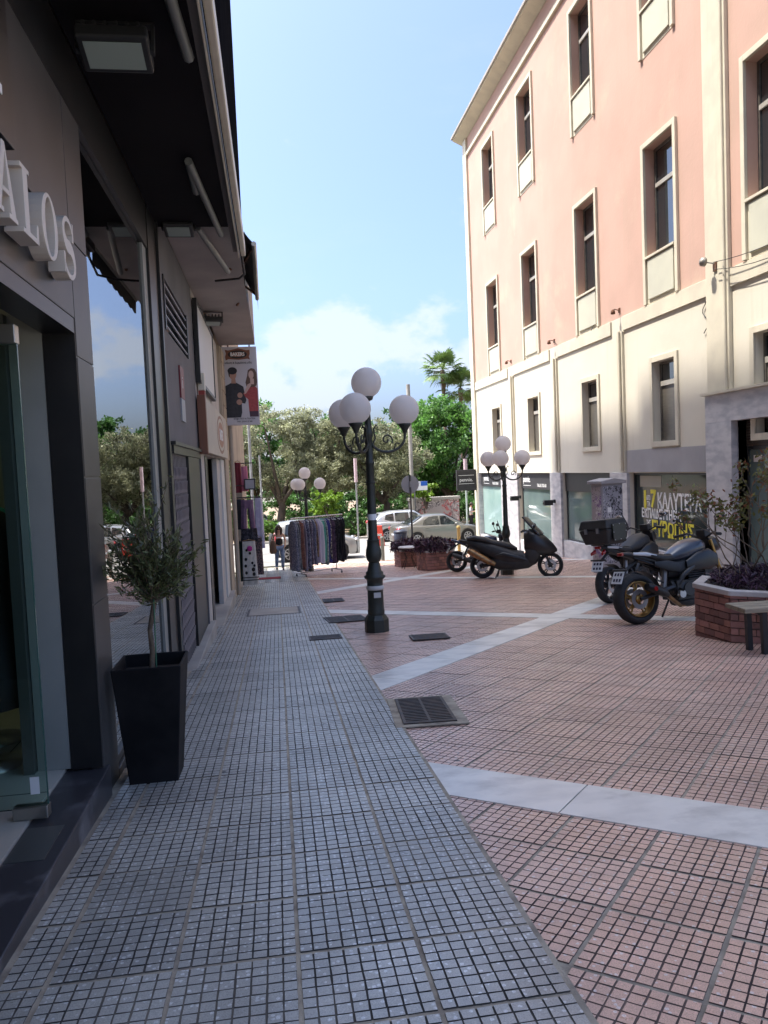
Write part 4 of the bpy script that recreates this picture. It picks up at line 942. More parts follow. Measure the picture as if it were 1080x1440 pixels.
# garments hung in front of the far shop wall
hr = thing('garment_rail', 'dark metal rail bracketed from the tan wall with clothes hanging on it', 'rail', (LX, 20, .80))
MB().tube([(0, .1, .02), (.62, .1, .02)], .014, m_iron, 8).build('rail_bar', hr); MB().tube([(0, .1, -1.12), (.62, .1, -1.12)], .014, m_iron, 8).build('rail_bar', hr); MB().tube([(0, .1, .9), (.45, .1, .9)], .014, m_iron, 8).build('rail_bar', hr)
def flat_garment(label, x0, x1, z1, z0, y, mt, kind, seed, taper=1.2):
    """garment facing the street end-on: plane x/z with folds in y"""
    cx = (x0 + x1) / 2; w = x1 - x0; h = z1 - z0
    t = thing('garment', label, 'garment', (cx, y, z1), 0, 'clothes hung on the far shop wall')
    r = random.Random(seed); ph = r.uniform(0, 6)
    def panel(xa, xb, ta, tb, tp=1.):
        rs = []
        for i in range(13):
            f = i / 12; row = []
            for k in range(24):
                a = 2 * PI * k / 24; wd = (xb - xa) / 2 * (1 + (tp - 1) * f)
                xx = (xa + xb) / 2 + wd * math.cos(a); row.append((xx, .035 * math.sin(a) + .018 * f * math.sin(xx * 40 + ph) + .006 * math.sin(xx * 90), -(ta + (tb - ta) * f)))
            rs.append(row)
        return rs
    if kind == 'trousers':
        MB().rings(panel(-w * .42, w * .42, 0, h * .30), mt, True).build('waist', t)
        for s in (-1, 1): MB().rings([[(p[0] + s * .03 * i / 12, p[1], p[2]) for p in row] for i, row in enumerate(panel(-w * .42 if s < 0 else .01, -.01 if s < 0 else w * .42, h * .27, h))], mt, True).build('trouser_leg', t)
    else: MB().rings(panel(-w / 2 / taper, w / 2 / taper, 0, h, taper), mt, True).build('cloth', t)
    b = MB(); b.tube([(-w * .4, 0, .01), (0, 0, .045), (w * .4, 0, .01)], .008, mat('wooden hanger', (.35, .20, .08), .6), 5); b.tube([(0, 0, .045), (0, .0, .08)], .004, m_chrome, 5); b.build('hanger', t)
    return t
flat_garment('dusty purple trousers hung facing the street on the far shop wall', -.90, -.53, .76, .03, 19.95, cloth('purple', (.16, .09, .15), (.19, .11, .17)), 'trousers', 1)
flat_garment('dark grey skirt hung behind the purple trousers', -1.0, -.78, .78, .0, 20.15, cloth('dark grey', (.06, .06, .07)), 'skirt', 2, 1.05)
flat_garment('lilac gauze dress hanging outermost on the far shop rail', -.58, -.32, .78, -.55, 20.5, cloth('lilac', (.50, .46, .58), (.58, .55, .64), 6, .9, .25), 'skirt', 3, 1.5)
flat_garment('black frilled shorts hanging below the purple trousers', -.92, -.48, .03, -.30, 19.97, cloth('black frill', (.015, .014, .018), (.05, .045, .06)), 'skirt', 4, 1.1)
flat_garment('dark green garment half hidden behind the patterned skirt', -1.0, -.8, -.3, -1.35, 20.15, cloth('bottle', (.03, .06, .05)), 'skirt', 5, 1.1)
sk = flat_garment('long white skirt with black pattern nearest the pavement by the far shop', -.93, -.52, -.30, -1.42, 19.9, cloth('white skirt', (.56, .52, .47), (.50, .47, .42)), 'skirt', 6, 1.25)
m_blk = mat('cloth black print', (.015, .015, .015), .9)
for k, (x, z_, s) in enumerate(((-.09, -.45, .035), (-.10, -.62, .035), (-.09, -.80, .035), (.07, -.55, .03), (.09, -.72, .045), (.10, -.84, .04), (.02, -.3, .03), (-.06, -.22, .03), (.12, -.62, .03))):
    MB().ball((x, -.052, z_), s, m_blk, 8, 6, (1, .2, 1.2)).build('printed_motif', sk)
for z_ in (-.93, -1.0): MB().box(-.22, .22, -.062, -.05, z_, z_ + .02, m_blk).build('printed_band', sk)
MB().ball((.02, -.055, -.18), .07, mat('cloth magenta', (.42, .04, .22), .9), 10, 8, (1, .25, 1)).build('magenta_applique', sk)
flat_garment('dark patterned dress behind the white skirt', -.60, -.38, -.25, -1.22, 20.3, cloth('dark pat', (.03, .025, .03), (.16, .10, .1), 30), 'skirt', 7, 1.2)
flat_garment('dark red coat hanging high at the far shop doorway', -1.0, -.82, 1.72, .95, 20.0, cloth('dark red coat', (.16, .02, .03)), 'skirt', 8, 1.1)
flat_garment('pink top hanging high beside the dark red coat', -.83, -.66, 1.62, .98, 20.1, cloth('pink', (.60, .20, .28)), 'skirt', 9, 1.1)
t = thing('lamp_box', 'small square lamp box on a bracket above the hung clothes', 'lamp', (-.62, 19.9, 1.02)); MB().box(-.14, .14, -.05, .05, 0, .28, m_black).build('casing', t, .01); MB().box(-.11, .11, -.056, -.051, .03, .25, mat('grey diffuser', (.35, .34, .36), .5)).build('diffuser', t); MB().tube([(-.14, 0, .1), (-.37, 0, .12)], .012, m_iron, 6).build('bracket', t)
mt_ = MB(); mt_.box(-.33, .33, -.45, .45, 0, .012, mat('red door mat', (.24, .02, .025), .95, bump=.5, bs=200)); mt_ = mt_.build('door_mat'); mt_.matrix_world = Matrix.Translation(T(-.28, 23.2, .012)) @ slope; tag(mt_, 'red door mat on the grey lane by the hung clothes', 'mat')
# clothes inside the near shop
for k, (x, y, c, lab) in enumerate(((-1.75, 4.9, (.03, .30, .28), 'teal dress on a stand inside the near shop door'), (-1.62, 4.45, (.012, .012, .014), 'black coat on a stand just inside the near shop door'), (-2.1, 4.5, (.05, .03, .03), 'dark brown coat on a stand deeper inside the near shop'))):
    t = thing('dressed_stand', lab, 'clothes stand', (x, y, -.135), k * .7, 'clothes stands inside the shop')
    MB().lathe([(.16, 0), (.16, .02), (.02, .03), (.015, .9)], m_steel, 12).build('stand', t)
    MB().lathe([(.23, .35), (.25, .5), (.19, .8), (.15, 1.0), (.19, 1.25), (.18, 1.38), (.06, 1.45), (.05, 1.52)], cloth('shop%d' % k, c), 20).build('cloth', t)
    MB().ball((0, 0, 1.66), .105, mat('mannequin black', (.02, .02, .02), .4), 14, 10, (.8, .9, 1.15)).build('mannequin_head', t)
# ------------------------------------------------------------------ street furniture
# brick planter (eight sides, each brick its own piece)
m_brick = [mat('red brick %d' % k, c, .9, c2=c2, ns=9, nd=6, bump=.5, bs=45, rand=.22) for k, (c, c2) in enumerate((((.33, .155, .12), (.41, .21, .165)), ((.39, .20, .17), (.30, .14, .115)), ((.27, .135, .115), (.18, .10, .088))))]
m_mortar = mat('brick mortar', (.13, .095, .08), .95, c2=(.08, .06, .05), ns=12, bump=.4, bs=60)
m_cop = mat('pale stone coping', (.50, .47, .45), .6, c2=(.42, .39, .37), ns=6, bump=.15, bs=40)
m_earth = mat('planter soil', (.05, .035, .025), .95, bump=.6, bs=30)
brick_me = []
for k in range(3):
    for w in (.165, .08):
        o = MB().box(-w / 2 + .005, w / 2 - .005, -.012, .02, .005, .066, m_brick[k]).build('brick', None, .006); o.data.transform(Matrix.Identity(4)); brick_me.append(o.data); bpy.data.objects.remove(o)
def planter(label, x, y, R, h, sides, rot, rows, group='brick planters'):
    zb = gz(y) - .12
    t = thing('brick_planter', label, 'planter', (x, y, zb), 0, group)
    P = [(R * math.cos(rot + 2 * PI * k / sides), R * math.sin(rot + 2 * PI * k / sides)) for k in range(sides)]
    H2 = h + .12; sc = (R - .03) / R
    MB().frus([(p[0] * sc, p[1] * sc, 0) for p in P], [(p[0] * sc, p[1] * sc, H2 - .06) for p in P], m_mortar).build('core', t)
    MB().frus([(p[0] * .9, p[1] * .9, H2 - .06) for p in P], [(p[0] * .86, p[1] * .86, H2 - .01) for p in P], m_earth).build('soil', t)
    rr = random.Random(int(x * 100)); rowh = H2 / rows * .98 - .0
    for k in range(sides):
        a, c = Vector(P[k]), Vector(P[(k + 1) % sides]); d = (c - a); L = d.length; d.normalize(); nrm = Vector((d.y, -d.x)); an = math.atan2(d.y, d.x)
        mid_ = (a + c) / 2
        view = Vector((x, y)) + mid_
        if (Vector((0, 0)) - view).dot(nrm) < -.3 * view.length: continue            # faces that look away stay plain mortar
        for r in range(rows):
            s = .0; off = .0825 if r % 2 else 0
            while s < L - .03:
                w = .165
                if s == 0 and off: w = .08
                w2 = min(w, L - s); q = a + d * (s + w2 / 2) - nrm * .014
                o = bpy.data.objects.new('brick', brick_me[rr.randrange(3) * 2 + (0 if w > .1 else 1)]); COL.objects.link(o); o.parent = t
                o.matrix_local = Matrix.Translation((q.x, q.y, r * rowh)) @ Matrix.Rotation(an, 4, 'Z') @ Matrix.Diagonal((w2 / w, 1, rowh / .071, 1)) @ Matrix.Translation((0, rr.uniform(-.004, .003), 0))
                s += w
        # coping piece
        a2, c2, a3, c3 = a * 1.03, c * 1.03, a * .87, c * .87
        MB().frus([(*a2, H2 - .055), (*c2, H2 - .055), (*c3, H2 - .055), (*a3, H2 - .055)], [(*a2, H2), (*c2, H2), (*c3, H2), (*a3, H2)], m_cop).build('coping_stone', t, .008)
    return t
pl1 = planter('large brick planter with pale coping beside the wooden bench', 5.32, 7.72, .78, .575, 8, PI / 8 + R_(5), 9)
pl2 = planter('square brick planter with purple plants right of the round table', 4.70, 22.75, .62, .62, 4, PI / 4 + .15, 8)
pl3 = planter('square brick planter with purple plants behind the round table', 4.36, 25.3, .60, .60, 4, PI / 4 + .1, 8)
# bench
m_wood = mat('weathered bench wood', (.30, .25, .17), .75, c2=(.20, .165, .115), ns=5, nd=8, stretch=(1, 12, 12), bump=.25, bs=30)
m_leg = mat('black bench steel', (.012, .012, .013), .45)
bz = gz(6.9)
be = thing('park_bench', 'wooden slat bench with black angled legs in front of the brick planter', 'bench', (4.30, 6.62, bz), R_(-2))
for k in range(3): MB().box(0, 1.9, -.02 + k * .118, .09 + k * .118, .43, .475, m_wood).build('seat_slat', be, .006)
for k in range(2): 
    M = Matrix.Translation((0, .34, .55)) @ Matrix.Rotation(R_(-12), 4, 'X'); MB().box(.55, 1.9, 0, .035, k * .15, k * .15 + .12, m_wood, M).build('back_slat', be, .006)
for x in (.22, 1.65):
    for y0, y1, yb in ((.0, .05, .03), (.26, .31, .29)):
        MB().frus([(x, yb, -.02), (x + .05, yb, -.02), (x + .05, yb + .05, -.02), (x, yb + .05, -.02)], [(x - .035, y0, .428), (x + .015, y0, .428), (x + .015, y1, .428), (x - .035, y1, .428)], m_leg).build('leg', be)
    MB().box(x - .03, x + .012, .0, .33, .395, .428, m_leg).build('seat_support', be); MB().tube([(x + .02, .02, .20), (x + .17, .02, .42)], .014, m_leg, 4).build('brace', be)
    M = Matrix.Translation((x + .45 if x < 1 else x - .03, .32, .42)) @ Matrix.Rotation(R_(-12), 4, 'X'); MB().box(0, .04, 0, .03, 0, .45, m_leg, M).build('back_post', be)
# graffiti covered cabinet by the shops
m_cab = mat('grey cabinet', (.34, .33, .35), .6, c2=(.29, .285, .30), ns=3, bump=.05)
def graffiti(name, base, inks):
    M = mat(name, base, .6); N, L = M.node_tree.nodes, M.node_tree.links; b = N['Principled BSDF']; tcn = N.new('ShaderNodeTexCoord'); prev = None
    for k, (col, sc, th) in enumerate(inks):
        n = N.new('ShaderNodeTexNoise'); n.inputs['Scale'].default_value = sc; n.inputs['Detail'].default_value = 3; n.inputs['Distortion'].default_value = 1.6
        mp = N.new('ShaderNodeMapping'); mp.inputs['Location'].default_value = (k * 3.1, k * 1.7, k * 5.3); L.new(tcn.outputs['Object'], mp.inputs[0]); L.new(mp.outputs[0], n.inputs['Vector'])
        a = N.new('ShaderNodeMath'); a.operation = 'SUBTRACT'; a.inputs[1].default_value = .5; L.new(n.outputs['Fac'], a.inputs[0])
        c = N.new('ShaderNodeMath'); c.operation = 'ABSOLUTE'; L.new(a.outputs[0], c.inputs[0])
        n2 = N.new('ShaderNodeTexNoise'); n2.inputs['Scale'].default_value = sc * .33; L.new(mp.outputs[0], n2.inputs['Vector'])
        g = N.new('ShaderNodeMath'); g.operation = 'GREATER_THAN'; g.inputs[1].default_value = .5; L.new(n2.outputs['Fac'], g.inputs[0])
        e = N.new('ShaderNodeMath'); e.operation = 'LESS_THAN'; e.inputs[1].default_value = th; L.new(c.outputs[0], e.inputs[0])
        f = N.new('ShaderNodeMath'); f.operation = 'MULTIPLY'; L.new(e.outputs[0], f.inputs[0]); L.new(g.outputs[0], f.inputs[1])
        mx = N.new('ShaderNodeMix'); mx.data_type = 'RGBA'; L.new(f.outputs[0], mx.inputs[0]); mx.inputs[7].default_value = tuple(col) + (1,)
        if prev is None: mx.inputs[6].default_value = tuple(base) + (1,)
        else: L.new(prev, mx.inputs[6])
        prev = mx.outputs[2]
    L.new(prev, b.inputs['Base Color']); return M
gf1 = graffiti('cabinet door graffiti black', (.30, .30, .34), [((.02, .02, .03), 4.5, .03), ((.02, .02, .03), 7, .025), ((.55, .53, .56), 5, .02)])
gf2 = graffiti('cabinet door graffiti violet', (.33, .29, .30), [((.20, .11, .26), 4, .045), ((.55, .5, .52), 5, .035), ((.03, .03, .05), 8, .015)])
cz = gz(17.2)
cb = thing('utility_cabinet', 'grey utility cabinet with violet and black graffiti in front of the shops', 'cabinet', (7.78, 17.3, cz), R_(14))
MB().box(-.30, .30, -.20, .20, 0, 2.12, m_cab).build('body', cb, .01)
MB().box(-.315, -.301, -.17, .17, .25, 2.06, gf2).build('side_door', cb); MB().box(-.27, .27, -.215, -.201, .25, 2.06, gf1).build('door', cb)
MB().prism([(-.36, 2.121), (.36, 2.121), (.36, 2.19), (.0, 2.25), (-.36, 2.19)], -.27, .27, 'y', m_cab).build('roof', cb, .01)
MB().box(-.25, -.225, -.23, -.216, 1.1, 1.25, m_black).build('handle', cb); MB().box(-.16, -.05, -.219, -.2155, 1.45, 1.57, m_white).build('sticker', cb)
# litter bin, table, poles and signs at the far end
lbn = thing('litter_bin', 'dark blue cylindrical litter bin on a post beside the sign pole', 'litter bin', T(4.45, 27.6, 0)); m_nav = mat('navy bin', (.025, .032, .055), .5)
MB().lathe([(.20, .38), (.235, .42), (.24, 1.12), (.22, 1.15)], m_nav, 18).build('bin_body', lbn); MB().tube([(0, 0, -.02), (0, 0, .38)], .055, m_nav, 8).build('post', lbn); MB().lathe([(.245, 1.09), (.25, 1.11), (.245, 1.16), (.12, 1.20)], m_nav, 18).build('rim', lbn)
tb = thing('round_table', 'small round pale cafe table with thin metal legs by the brick planter', 'table', T(4.12, 24.0, 0)); MB().lathe([(.33, .66), (.34, .67), (.34, .69), (.33, .70)], m_cop, 20).build('table_top', tb)
for k in range(4):
    a = PI / 4 + k * PI / 2; MB().tube([(.30 * math.cos(a), .30 * math.sin(a), -.02), (.12 * math.cos(a), .12 * math.sin(a), .35), (.27 * math.cos(a), .27 * math.sin(a), .66)], .012, m_iron, 6).build('leg', tb)
m_pole = mat('galvanised pole', (.34, .34, .34), .5, .6, c2=(.27, .27, .27), ns=5)
def pole(label, x, y, h, r=.03, mt=None, cap=None):
    t = thing('sign_pole', label, 'pole', T(x, y, -.05)); MB().tube([(0, 0, 0), (0, 0, h)], r, mt or m_pole, 10).build('shaft', t); return t
p = pole('sign pole carrying a round traffic sign seen from behind', 4.50, 25.4, 3.12, .032, mat('dark pole', (.10, .10, .10), .5, .5))
MB().lathe([(.30, .02), (.30, .035)], mat('sign back grey', (.33, .33, .34), .5, .5), 26, (0, 0, 2.80), 'y').build('round_sign', p); MB().box(-.03, .03, -.05, .02, 2.70, 2.90, m_pole).build('clamp', p)
p = pole('slim pole with blue and white street name sign', 8.15, 44.6, 3.2, .045, mat('dark pole', (.1, .1, .1)))
MB().box(-.06, .76, -.09, -.06, 2.72, 3.25, m_white).build('street_sign', p); MB().box(.36, .755, -.094, -.091, 2.98, 3.245, mat('sign blue', (.02, .12, .50), .5)).build('blue_field', p)
for k in range(3): MB().box(.0, .30 - .05 * k, -.094, -.091, 3.13 - k * .13, 3.17 - k * .13, mat('sign pale blue', (.25, .4, .6), .5)).build('text_line', p)
pole('tall concrete utility pole rising behind the parked cars', 8.35, 46.5, 9.2, .12, m_conc)
pk_ = mat('pink white pole', (.55, .42, .45), .5); p = pole('slim parking pole with pink top between bin and clothes rack', 3.75, 35.5, 4.1, .04, m_pole); MB().tube([(0, 0, 3.2), (0, 0, 4.3)], .075, pk_, 8).build('pink_sleeve', p)
p = pole('slim pale pole with pink top beside the far corner of the pink building', 9.75, 38.6, 3.6, .05, mat('pale green pole', (.42, .48, .44), .5)); MB().tube([(0, 0, 3.1), (0, 0, 4.2)], .10, pk_, 8).build('pink_sleeve', p)
pole('tall grey lighting pole beyond the hung clothes', -1.15, 40.0, 7.6, .07, m_pole); pole('short grey pole beside the tall lighting pole', -.72, 42.0, 5.0, .05, m_pole)
bl = thing('bollard', 'grey street bollard left of the litter bin', 'bollard', T(3.95, 28.9, 0)); MB().lathe([(.07, 0), (.07, .82), (.085, .84), (.085, .88), (.05, .93)], mat('bollard grey', (.16, .17, .15), .6), 12).build('post', bl)
bl = thing('bollard', 'small ochre bollard in front of the beige sedan', 'bollard', T(6.6, 27.5, 0)); MB().lathe([(.06, 0), (.06, 1.12), (.075, 1.14), (.075, 1.20), (.05, 1.24)], mat('bollard ochre', (.42, .30, .10), .6), 12).build('post', bl)
rb = thing('traffic_barrier', 'red plastic traffic barrier on the road behind the near lamp post', 'barrier', T(4.95, 37.6, 0)); m_rp = mat('red plastic', (.55, .055, .03), .45)
MB().frus([(-.30, -.25, 0), (.30, -.25, 0), (.30, .25, 0), (-.30, .25, 0)], [(-.20, -.08, 1.0), (.20, -.08, 1.0), (.20, .08, 1.0), (-.20, .08, 1.0)], m_rp).build('barrier_body', rb, .03); MB().box(-.15, .15, -.18, .18, .5, .60, mat('barrier white', (.6, .58, .56), .5)).build('band', rb)
gc = graffiti('far cabinet graffiti', (.34, .30, .29), [((.42, .12, .12), 1.6, .05), ((.55, .5, .48), 2.2, .04), ((.06, .05, .06), 2.6, .03)])
t = thing('utility_cabinet', 'large pale utility box with red graffiti behind the parked sedan', 'cabinet', T(9.8, 47.2, .0)); MB().box(-1.55, 1.55, -.35, .35, 0, 2.05, gc).build('body', t, .02); MB().box(-1.63, 1.63, -.42, .42, 2.052, 2.22, m_conc).build('roof', t)
# ------------------------------------------------------------------ motorcycles
m_tyre = mat('tyre rubber', (.014, .014, .015), .8, c2=(.022, .021, .021), ns=20, bump=.2, bs=120)
m_bp = mat('black motorcycle plastic', (.012, .012, .013), .55, c2=(.020, .019, .019), ns=8)
m_bgl = mat('gloss black paint', (.008, .008, .010), .38, coat=.1)
m_eng = mat('engine metal', (.055, .052, .05), .45, .7, c2=(.03, .03, .03), ns=15)
m_gold = mat('gold alloy', (.36, .22, .07), .35, .85); m_goldd = mat('worn titanium pipe', (.33, .20, .09), .35, .9, c2=(.18, .10, .06), ns=10)
m_seat = mat('seat vinyl', (.017, .016, .016), .6, bump=.1, bs=150)
m_blue = mat('dark blue paint', (.012, .022, .065), .2, coat=.6); m_bikegrey = mat('grey blue tank paint', (.032, .038, .055), .28, 0., coat=.4)
m_red = mat('red lens', (.30, .012, .012), .2, coat=.5); m_plate = mat('number plate', (.58, .60, .62), .4); m_mir = mat('mirror glass', (.75, .76, .78), .05, 1.)
m_silver = mat('silver alloy', (.42, .42, .43), .35, .9); m_dkal = mat('dark alloy', (.05, .05, .052), .4, .8)
m_white_p = mat('white bike panel', (.55, .55, .56), .3, coat=.4)
def wheel(t, x, z_, r, tw, rimmat, spokes=5, side=0, rimr=None):
    rimr = rimr or r - tw * .53
    w = MB().torus((x, 0, z_), (r + rimr) / 2, tw / 2, m_tyre, 'y', 40, 12, (r - rimr) / tw).build('wheel', t)
    b = MB(); b.lathe([(rimr, -tw * .40), (rimr + .008, -tw * .42), (rimr - .018, -tw * .25), (rimr - .028, 0), (rimr - .018, tw * .25), (rimr + .008, tw * .42), (rimr, tw * .40)], rimmat, 36, (x, 0, z_), 'y', True, None, False)
    b.lathe([(.02, -.07), (.05, -.06), (.055, .06), (.02, .07)], rimmat, 14, (x, 0, z_), 'y')
    for k in range(spokes):
        for dd in (-.13, .13):
            a = 2 * PI * k / spokes + .3
            b.tube([(x + .04 * math.cos(a), 0, z_ + .04 * math.sin(a)), (x + (rimr - .02) * math.cos(a + dd), 0, z_ + (rimr - .02) * math.sin(a + dd))], [.016, .011], rimmat, 6)
    b.build('rim', w)
    for s in ((-1, 1) if side == 0 else (side,)):
        MB().lathe([(.07, s * .075), (.125, s * .075), (.125, s * .079), (.07, s * .079)], m_silver, 26, (x, 0, z_), 'y', False, None, False).build('brake_disc', w)
    # tread grooves: thin dark bars across the tyre
    return w
def mirror(t, base, tip, s, mt=m_bp, face=m_mir):
    mr_ = MB().tube([base, ((base[0] + tip[0]) / 2 - .02, (base[1] + tip[1]) / 2, (base[2] + tip[2]) / 2 + .02), tip], .009, mt, 6).build('mirror', t)
    MB().ball((tip[0], tip[1] + s * .05, tip[2] + .02), .075, mt, 12, 8, (.45, 1.15, .62)).build('shell', mr_)
    MB().ball((tip[0] - .028, tip[1] + s * .05, tip[2] + .02), .066, face, 12, 8, (.12, 1.1, .58)).build('glass', mr_)
def naked(label, x, y, rz, lean, paint, rimmat, exh, rr=.315, rtw=.18, tail_w=None, rack=False, plate=True, white=False, tall=0.):
    t = thing('motorcycle', label, 'motorcycle', T(x, y, -.004), rz, 'parked motorcycles', 0, lean)
    M0 = Matrix.Translation((.70, 0, 0))          # origin under the rear axle
    class B(MB):
        def build(s, n, p, bv=0., fix=True):
            s.v = [(a + .70, b_, c) for a, b_, c in s.v]; return super().build(n, p, bv, fix)
    def wh(xx, zz, r, tw):
        global MB
        return wheel(t, xx + .70, zz, r, tw, rimmat)
    wh(-.70, rr, rr, rtw); wh(.72, .30, .30, .12)
    for s in (-1, 1):
        B().tube([(-.72, s * .125, rr), (-.45, s * .115, rr + .06), (-.12, s * .10, .43)], [.024, .032, .036], m_dkal, 8).build('swingarm', t)
        B().tube([(.72, s * .10, .30), (.60, s * .10, .62), (.50, s * .10, .98 + tall)], [.028, .028, .024], m_gold if rimmat is m_gold else m_dkal, 10).build('fork_leg', t)
        B().tube([(.42, s * .05, .88), (.22, s * .16, .72), (-.05, s * .15, .56), (-.15, s * .11, .40)], [.03, .038, .036, .03], m_dkal, 8).build('frame_spar', t)
        B().tube([(-.10, s * .10, .60), (-.45, s * .08, .74), (-.72, s * .06, .84)], .013, m_dkal, 6).build('subframe_tube', t)
    e = B(); e.box(-.16, .24, -.15, .15, .25, .50, m_eng); e.spine([(-.2, .40, .12, .12), (-.05, .38, .17, .16), (.15, .38, .17, .15), (.27, .40, .11, .10)], m_eng, 14)
    for k in range(6): e.box(.02, .28, -.17, .17, .50 + k * .028, .515 + k * .028, m_eng, Matrix.Rotation(R_(0), 4, 'Y'))
    e.build('engine', t, .012)
    B().lathe([(.085, -.178), (.09, -.17), (.09, -.15), (.085, -.14)], m_dkal, 18, (.02, 0, .38), 'y').build('clutch_cover', t)
    B().lathe([(.05, -.20), (.055, -.18), (.05, -.15)], m_silver, 14, (-.12, 0, .33), 'y').build('sprocket_cover', t)
    B().box(.30, .36, -.17, .17, .38, .68, mat('radiator black', (.02, .02, .02), .6)).build('radiator', t)
    for k in range(3): B().tube([(.27, -.08 + k * .08, .46), (.36, -.08 + k * .08, .30), (.24, -.07 + k * .05, .19), (-.05, -.05, .17)], .021, exh, 8).build('exhaust_header', t)
    if exh is m_goldd:
        B().tube([(-.05, -.05, .17), (-.20, -.12, .24), (-.34, -.17, .33)], .027, exh, 10).build('exhaust_pipe', t)
        B().tube([(-.34, -.175, .34), (-.40, -.18, .37), (-.62, -.20, .455), (-.68, -.205, .475)], [.030, .055, .058, .045], m_eng, 12).build('muffler', t)
        B().lathe([(.028, -.232), (.028, -.268)], m_red, 12, (-.585, 0, .44), 'y').build('muffler_badge', t)
    else:
        B().tube([(-.05, -.05, .17), (-.20, -.14, .26)], .03, exh, 10).build('exhaust_pipe', t)
        B().tube([(-.18, -.16, .26), (-.26, -.17, .30), (-.66, -.19, .44), (-.78, -.19, .48)], [.035, .062, .068, .05], m_bp, 12).build('muffler', t)
    B().spine([(-.14, .80, .10, .05), (-.04, .83, .13, .09), (.12, .87, .17, .13), (.26, .90, .18, .13), (.36, .90, .15, .10), (.44, .90, .07, .05)], paint, 16, 2.6).build('tank', t)
    B().spine([(-.22, .62, .09, .08), (-.05, .64, .13, .13), (.15, .67, .145, .15), (.34, .70, .13, .13), (.44, .74, .07, .08)], m_bp, 14, 2.6).build('airbox_cover', t)
    B().spine([(-.10, .22, .09, .05), (.10, .22, .13, .08), (.30, .27, .12, .09), (.40, .34, .05, .05)], m_bp, 12).build('belly_pan', t)
    for s in (-1, 1):
        B().spine([(.02, .68, .02, .06, s * .15), (.18, .72, .03, .12, s * .175), (.36, .74, .03, .14, s * .185), (.52, .72, .015, .08, s * .17)], m_bgl, 10).build('side_shroud', t)
        B().spine([(-.44, .74, .015, .03, s * .10), (-.25, .70, .02, .075, s * .12), (-.08, .66, .02, .07, s * .12)], m_bp, 10).build('side_panel', t)
    B().spine([(-.62, .885, .085, .035), (-.48, .85, .12, .05), (-.30, .80, .13, .05), (-.12, .79, .11, .045), (-.05, .81, .08, .03)], m_seat, 14, 3).build('seat', t)
    B().spine([(-.86, .90, .025, .02), (-.76, .88, .07, .035), (-.60, .83, .09, .05), (-.40, .77, .09, .04)], paint if tail_w else m_bp, 12).build('tail', t)
    B().box(-.885, -.855, -.05, .05, .875, .915, m_red).build('tail_light', t, .006)
    if white:
        for s in (-1, 1): B().spine([(-.74, .89, .008, .018, s * .088), (-.55, .87, .01, .026, s * .105), (-.40, .84, .006, .012, s * .115)], m_white_p, 8).build('tail_flash', t)
    B().tube([(-.62, 0, .80), (-.80, 0, .70), (-.92, 0, .60)], .022, m_bp, 8, True, None, 1.).build('plate_bracket', t)
    fe = B(); rs = []
    for i in range(10):
        a = R_(20 + 12 * i) ; rs.append([(-.70 + (rr + .035) * math.cos(a), yy, rr + (rr + .035) * math.sin(a)) for yy in (-.085, -.05, .05, .085)])
    fe.rings(rs[:6], m_bp, True, False, None, False); fe.build('rear_hugger', t, fix=False)
    fe = B(); rs = []
    for i in range(10):
        a = R_(50 + 11 * i); rs.append([(.72 + .335 * math.cos(a), yy, .30 + .335 * math.sin(a)) for yy in (-.065, -.04, .04, .065)])
    fe.rings(rs, m_bp, True, False, None, False); fe.build('front_mudguard', t, fix=False)
    if plate:
        Mp = Matrix.Translation((-.945, 0, .60)) @ Matrix.Rotation(R_(24), 4, 'Y')
        b = B(); b.box(-.006, .002, -.10, .10, -.075, .085, m_plate, Mp); pt = b.build('number_plate', t)
        for k, zz in enumerate((.045, -.03)):
            for j in range(3): B().box(-.0085, -.0065, -.075 + j * .055, -.04 + j * .055, zz - .018, zz + .02, mat('plate ink', (.02, .02, .05), .6), Mp).build('plate_character', pt)
        B().tube([(-.90, -.14, .70), (-.90, .14, .70)], .012, m_bp, 6).build('indicator_bar', t)
    hb = .40
    B().tube([(.38, -hb, 1.05 + tall), (.44, -.24, 1.08 + tall), (.48, -.08, 1.02 + tall), (.48, .08, 1.02 + tall), (.44, .24, 1.08 + tall), (.38, hb, 1.05 + tall)], .013, m_bp, 8).build('handlebar', t)
    for s in (-1, 1):
        B().tube([(.375, s * (hb + .02), 1.048 + tall), (.41, s * (hb - .13), 1.065 + tall)], .021, m_seat, 8).build('grip', t)
        B().tube([(.45, s * (hb - .15), 1.06 + tall), (.44, s * (hb - .02), 1.045 + tall)], .007, m_silver, 6).build('lever', t)
    for s in (-1, 1):
        mb = (.44 + .70, s * .28, 1.09 + tall); mirror(t, mb, (mb[0] - .04, s * .36, 1.25 + tall), s)
    B().spine([(.50, .92 + tall, .10, .10), (.60, .92 + tall, .11, .11), (.68, .90 + tall, .08, .08), (.71, .89 + tall, .04, .04)], m_bgl, 12).build('headlight_nacelle', t)
    B().ball((.68, 0, .90 + tall), .07, m_silver, 12, 8, (.6, 1, 1)).build('headlight', t)
    B().box(.44, .54, -.08, .08, 1.02 + tall, 1.12 + tall, m_bp).build('dashboard', t, .01)
    if tall > .045: B().spine([(.56, 1.05 + tall, .12, .03), (.50, 1.22 + tall, .13, .02), (.46, 1.36 + tall, .10, .012)], m_bgl, 12).build('windscreen', t)
    B().tube([(-.05, .13, .28), (-.10, .26, .02), (-.06, .30, .004)], .014, m_bp, 6).build('kickstand', t)
    B().tube([(-.10, -.12, .40), (-.16, -.25, .38)], .016, m_dkal, 6).build('footpeg', t); B().tube([(-.38, -.08, .52), (-.42, -.20, .50)], .014, m_dkal, 6).build('footpeg', t)
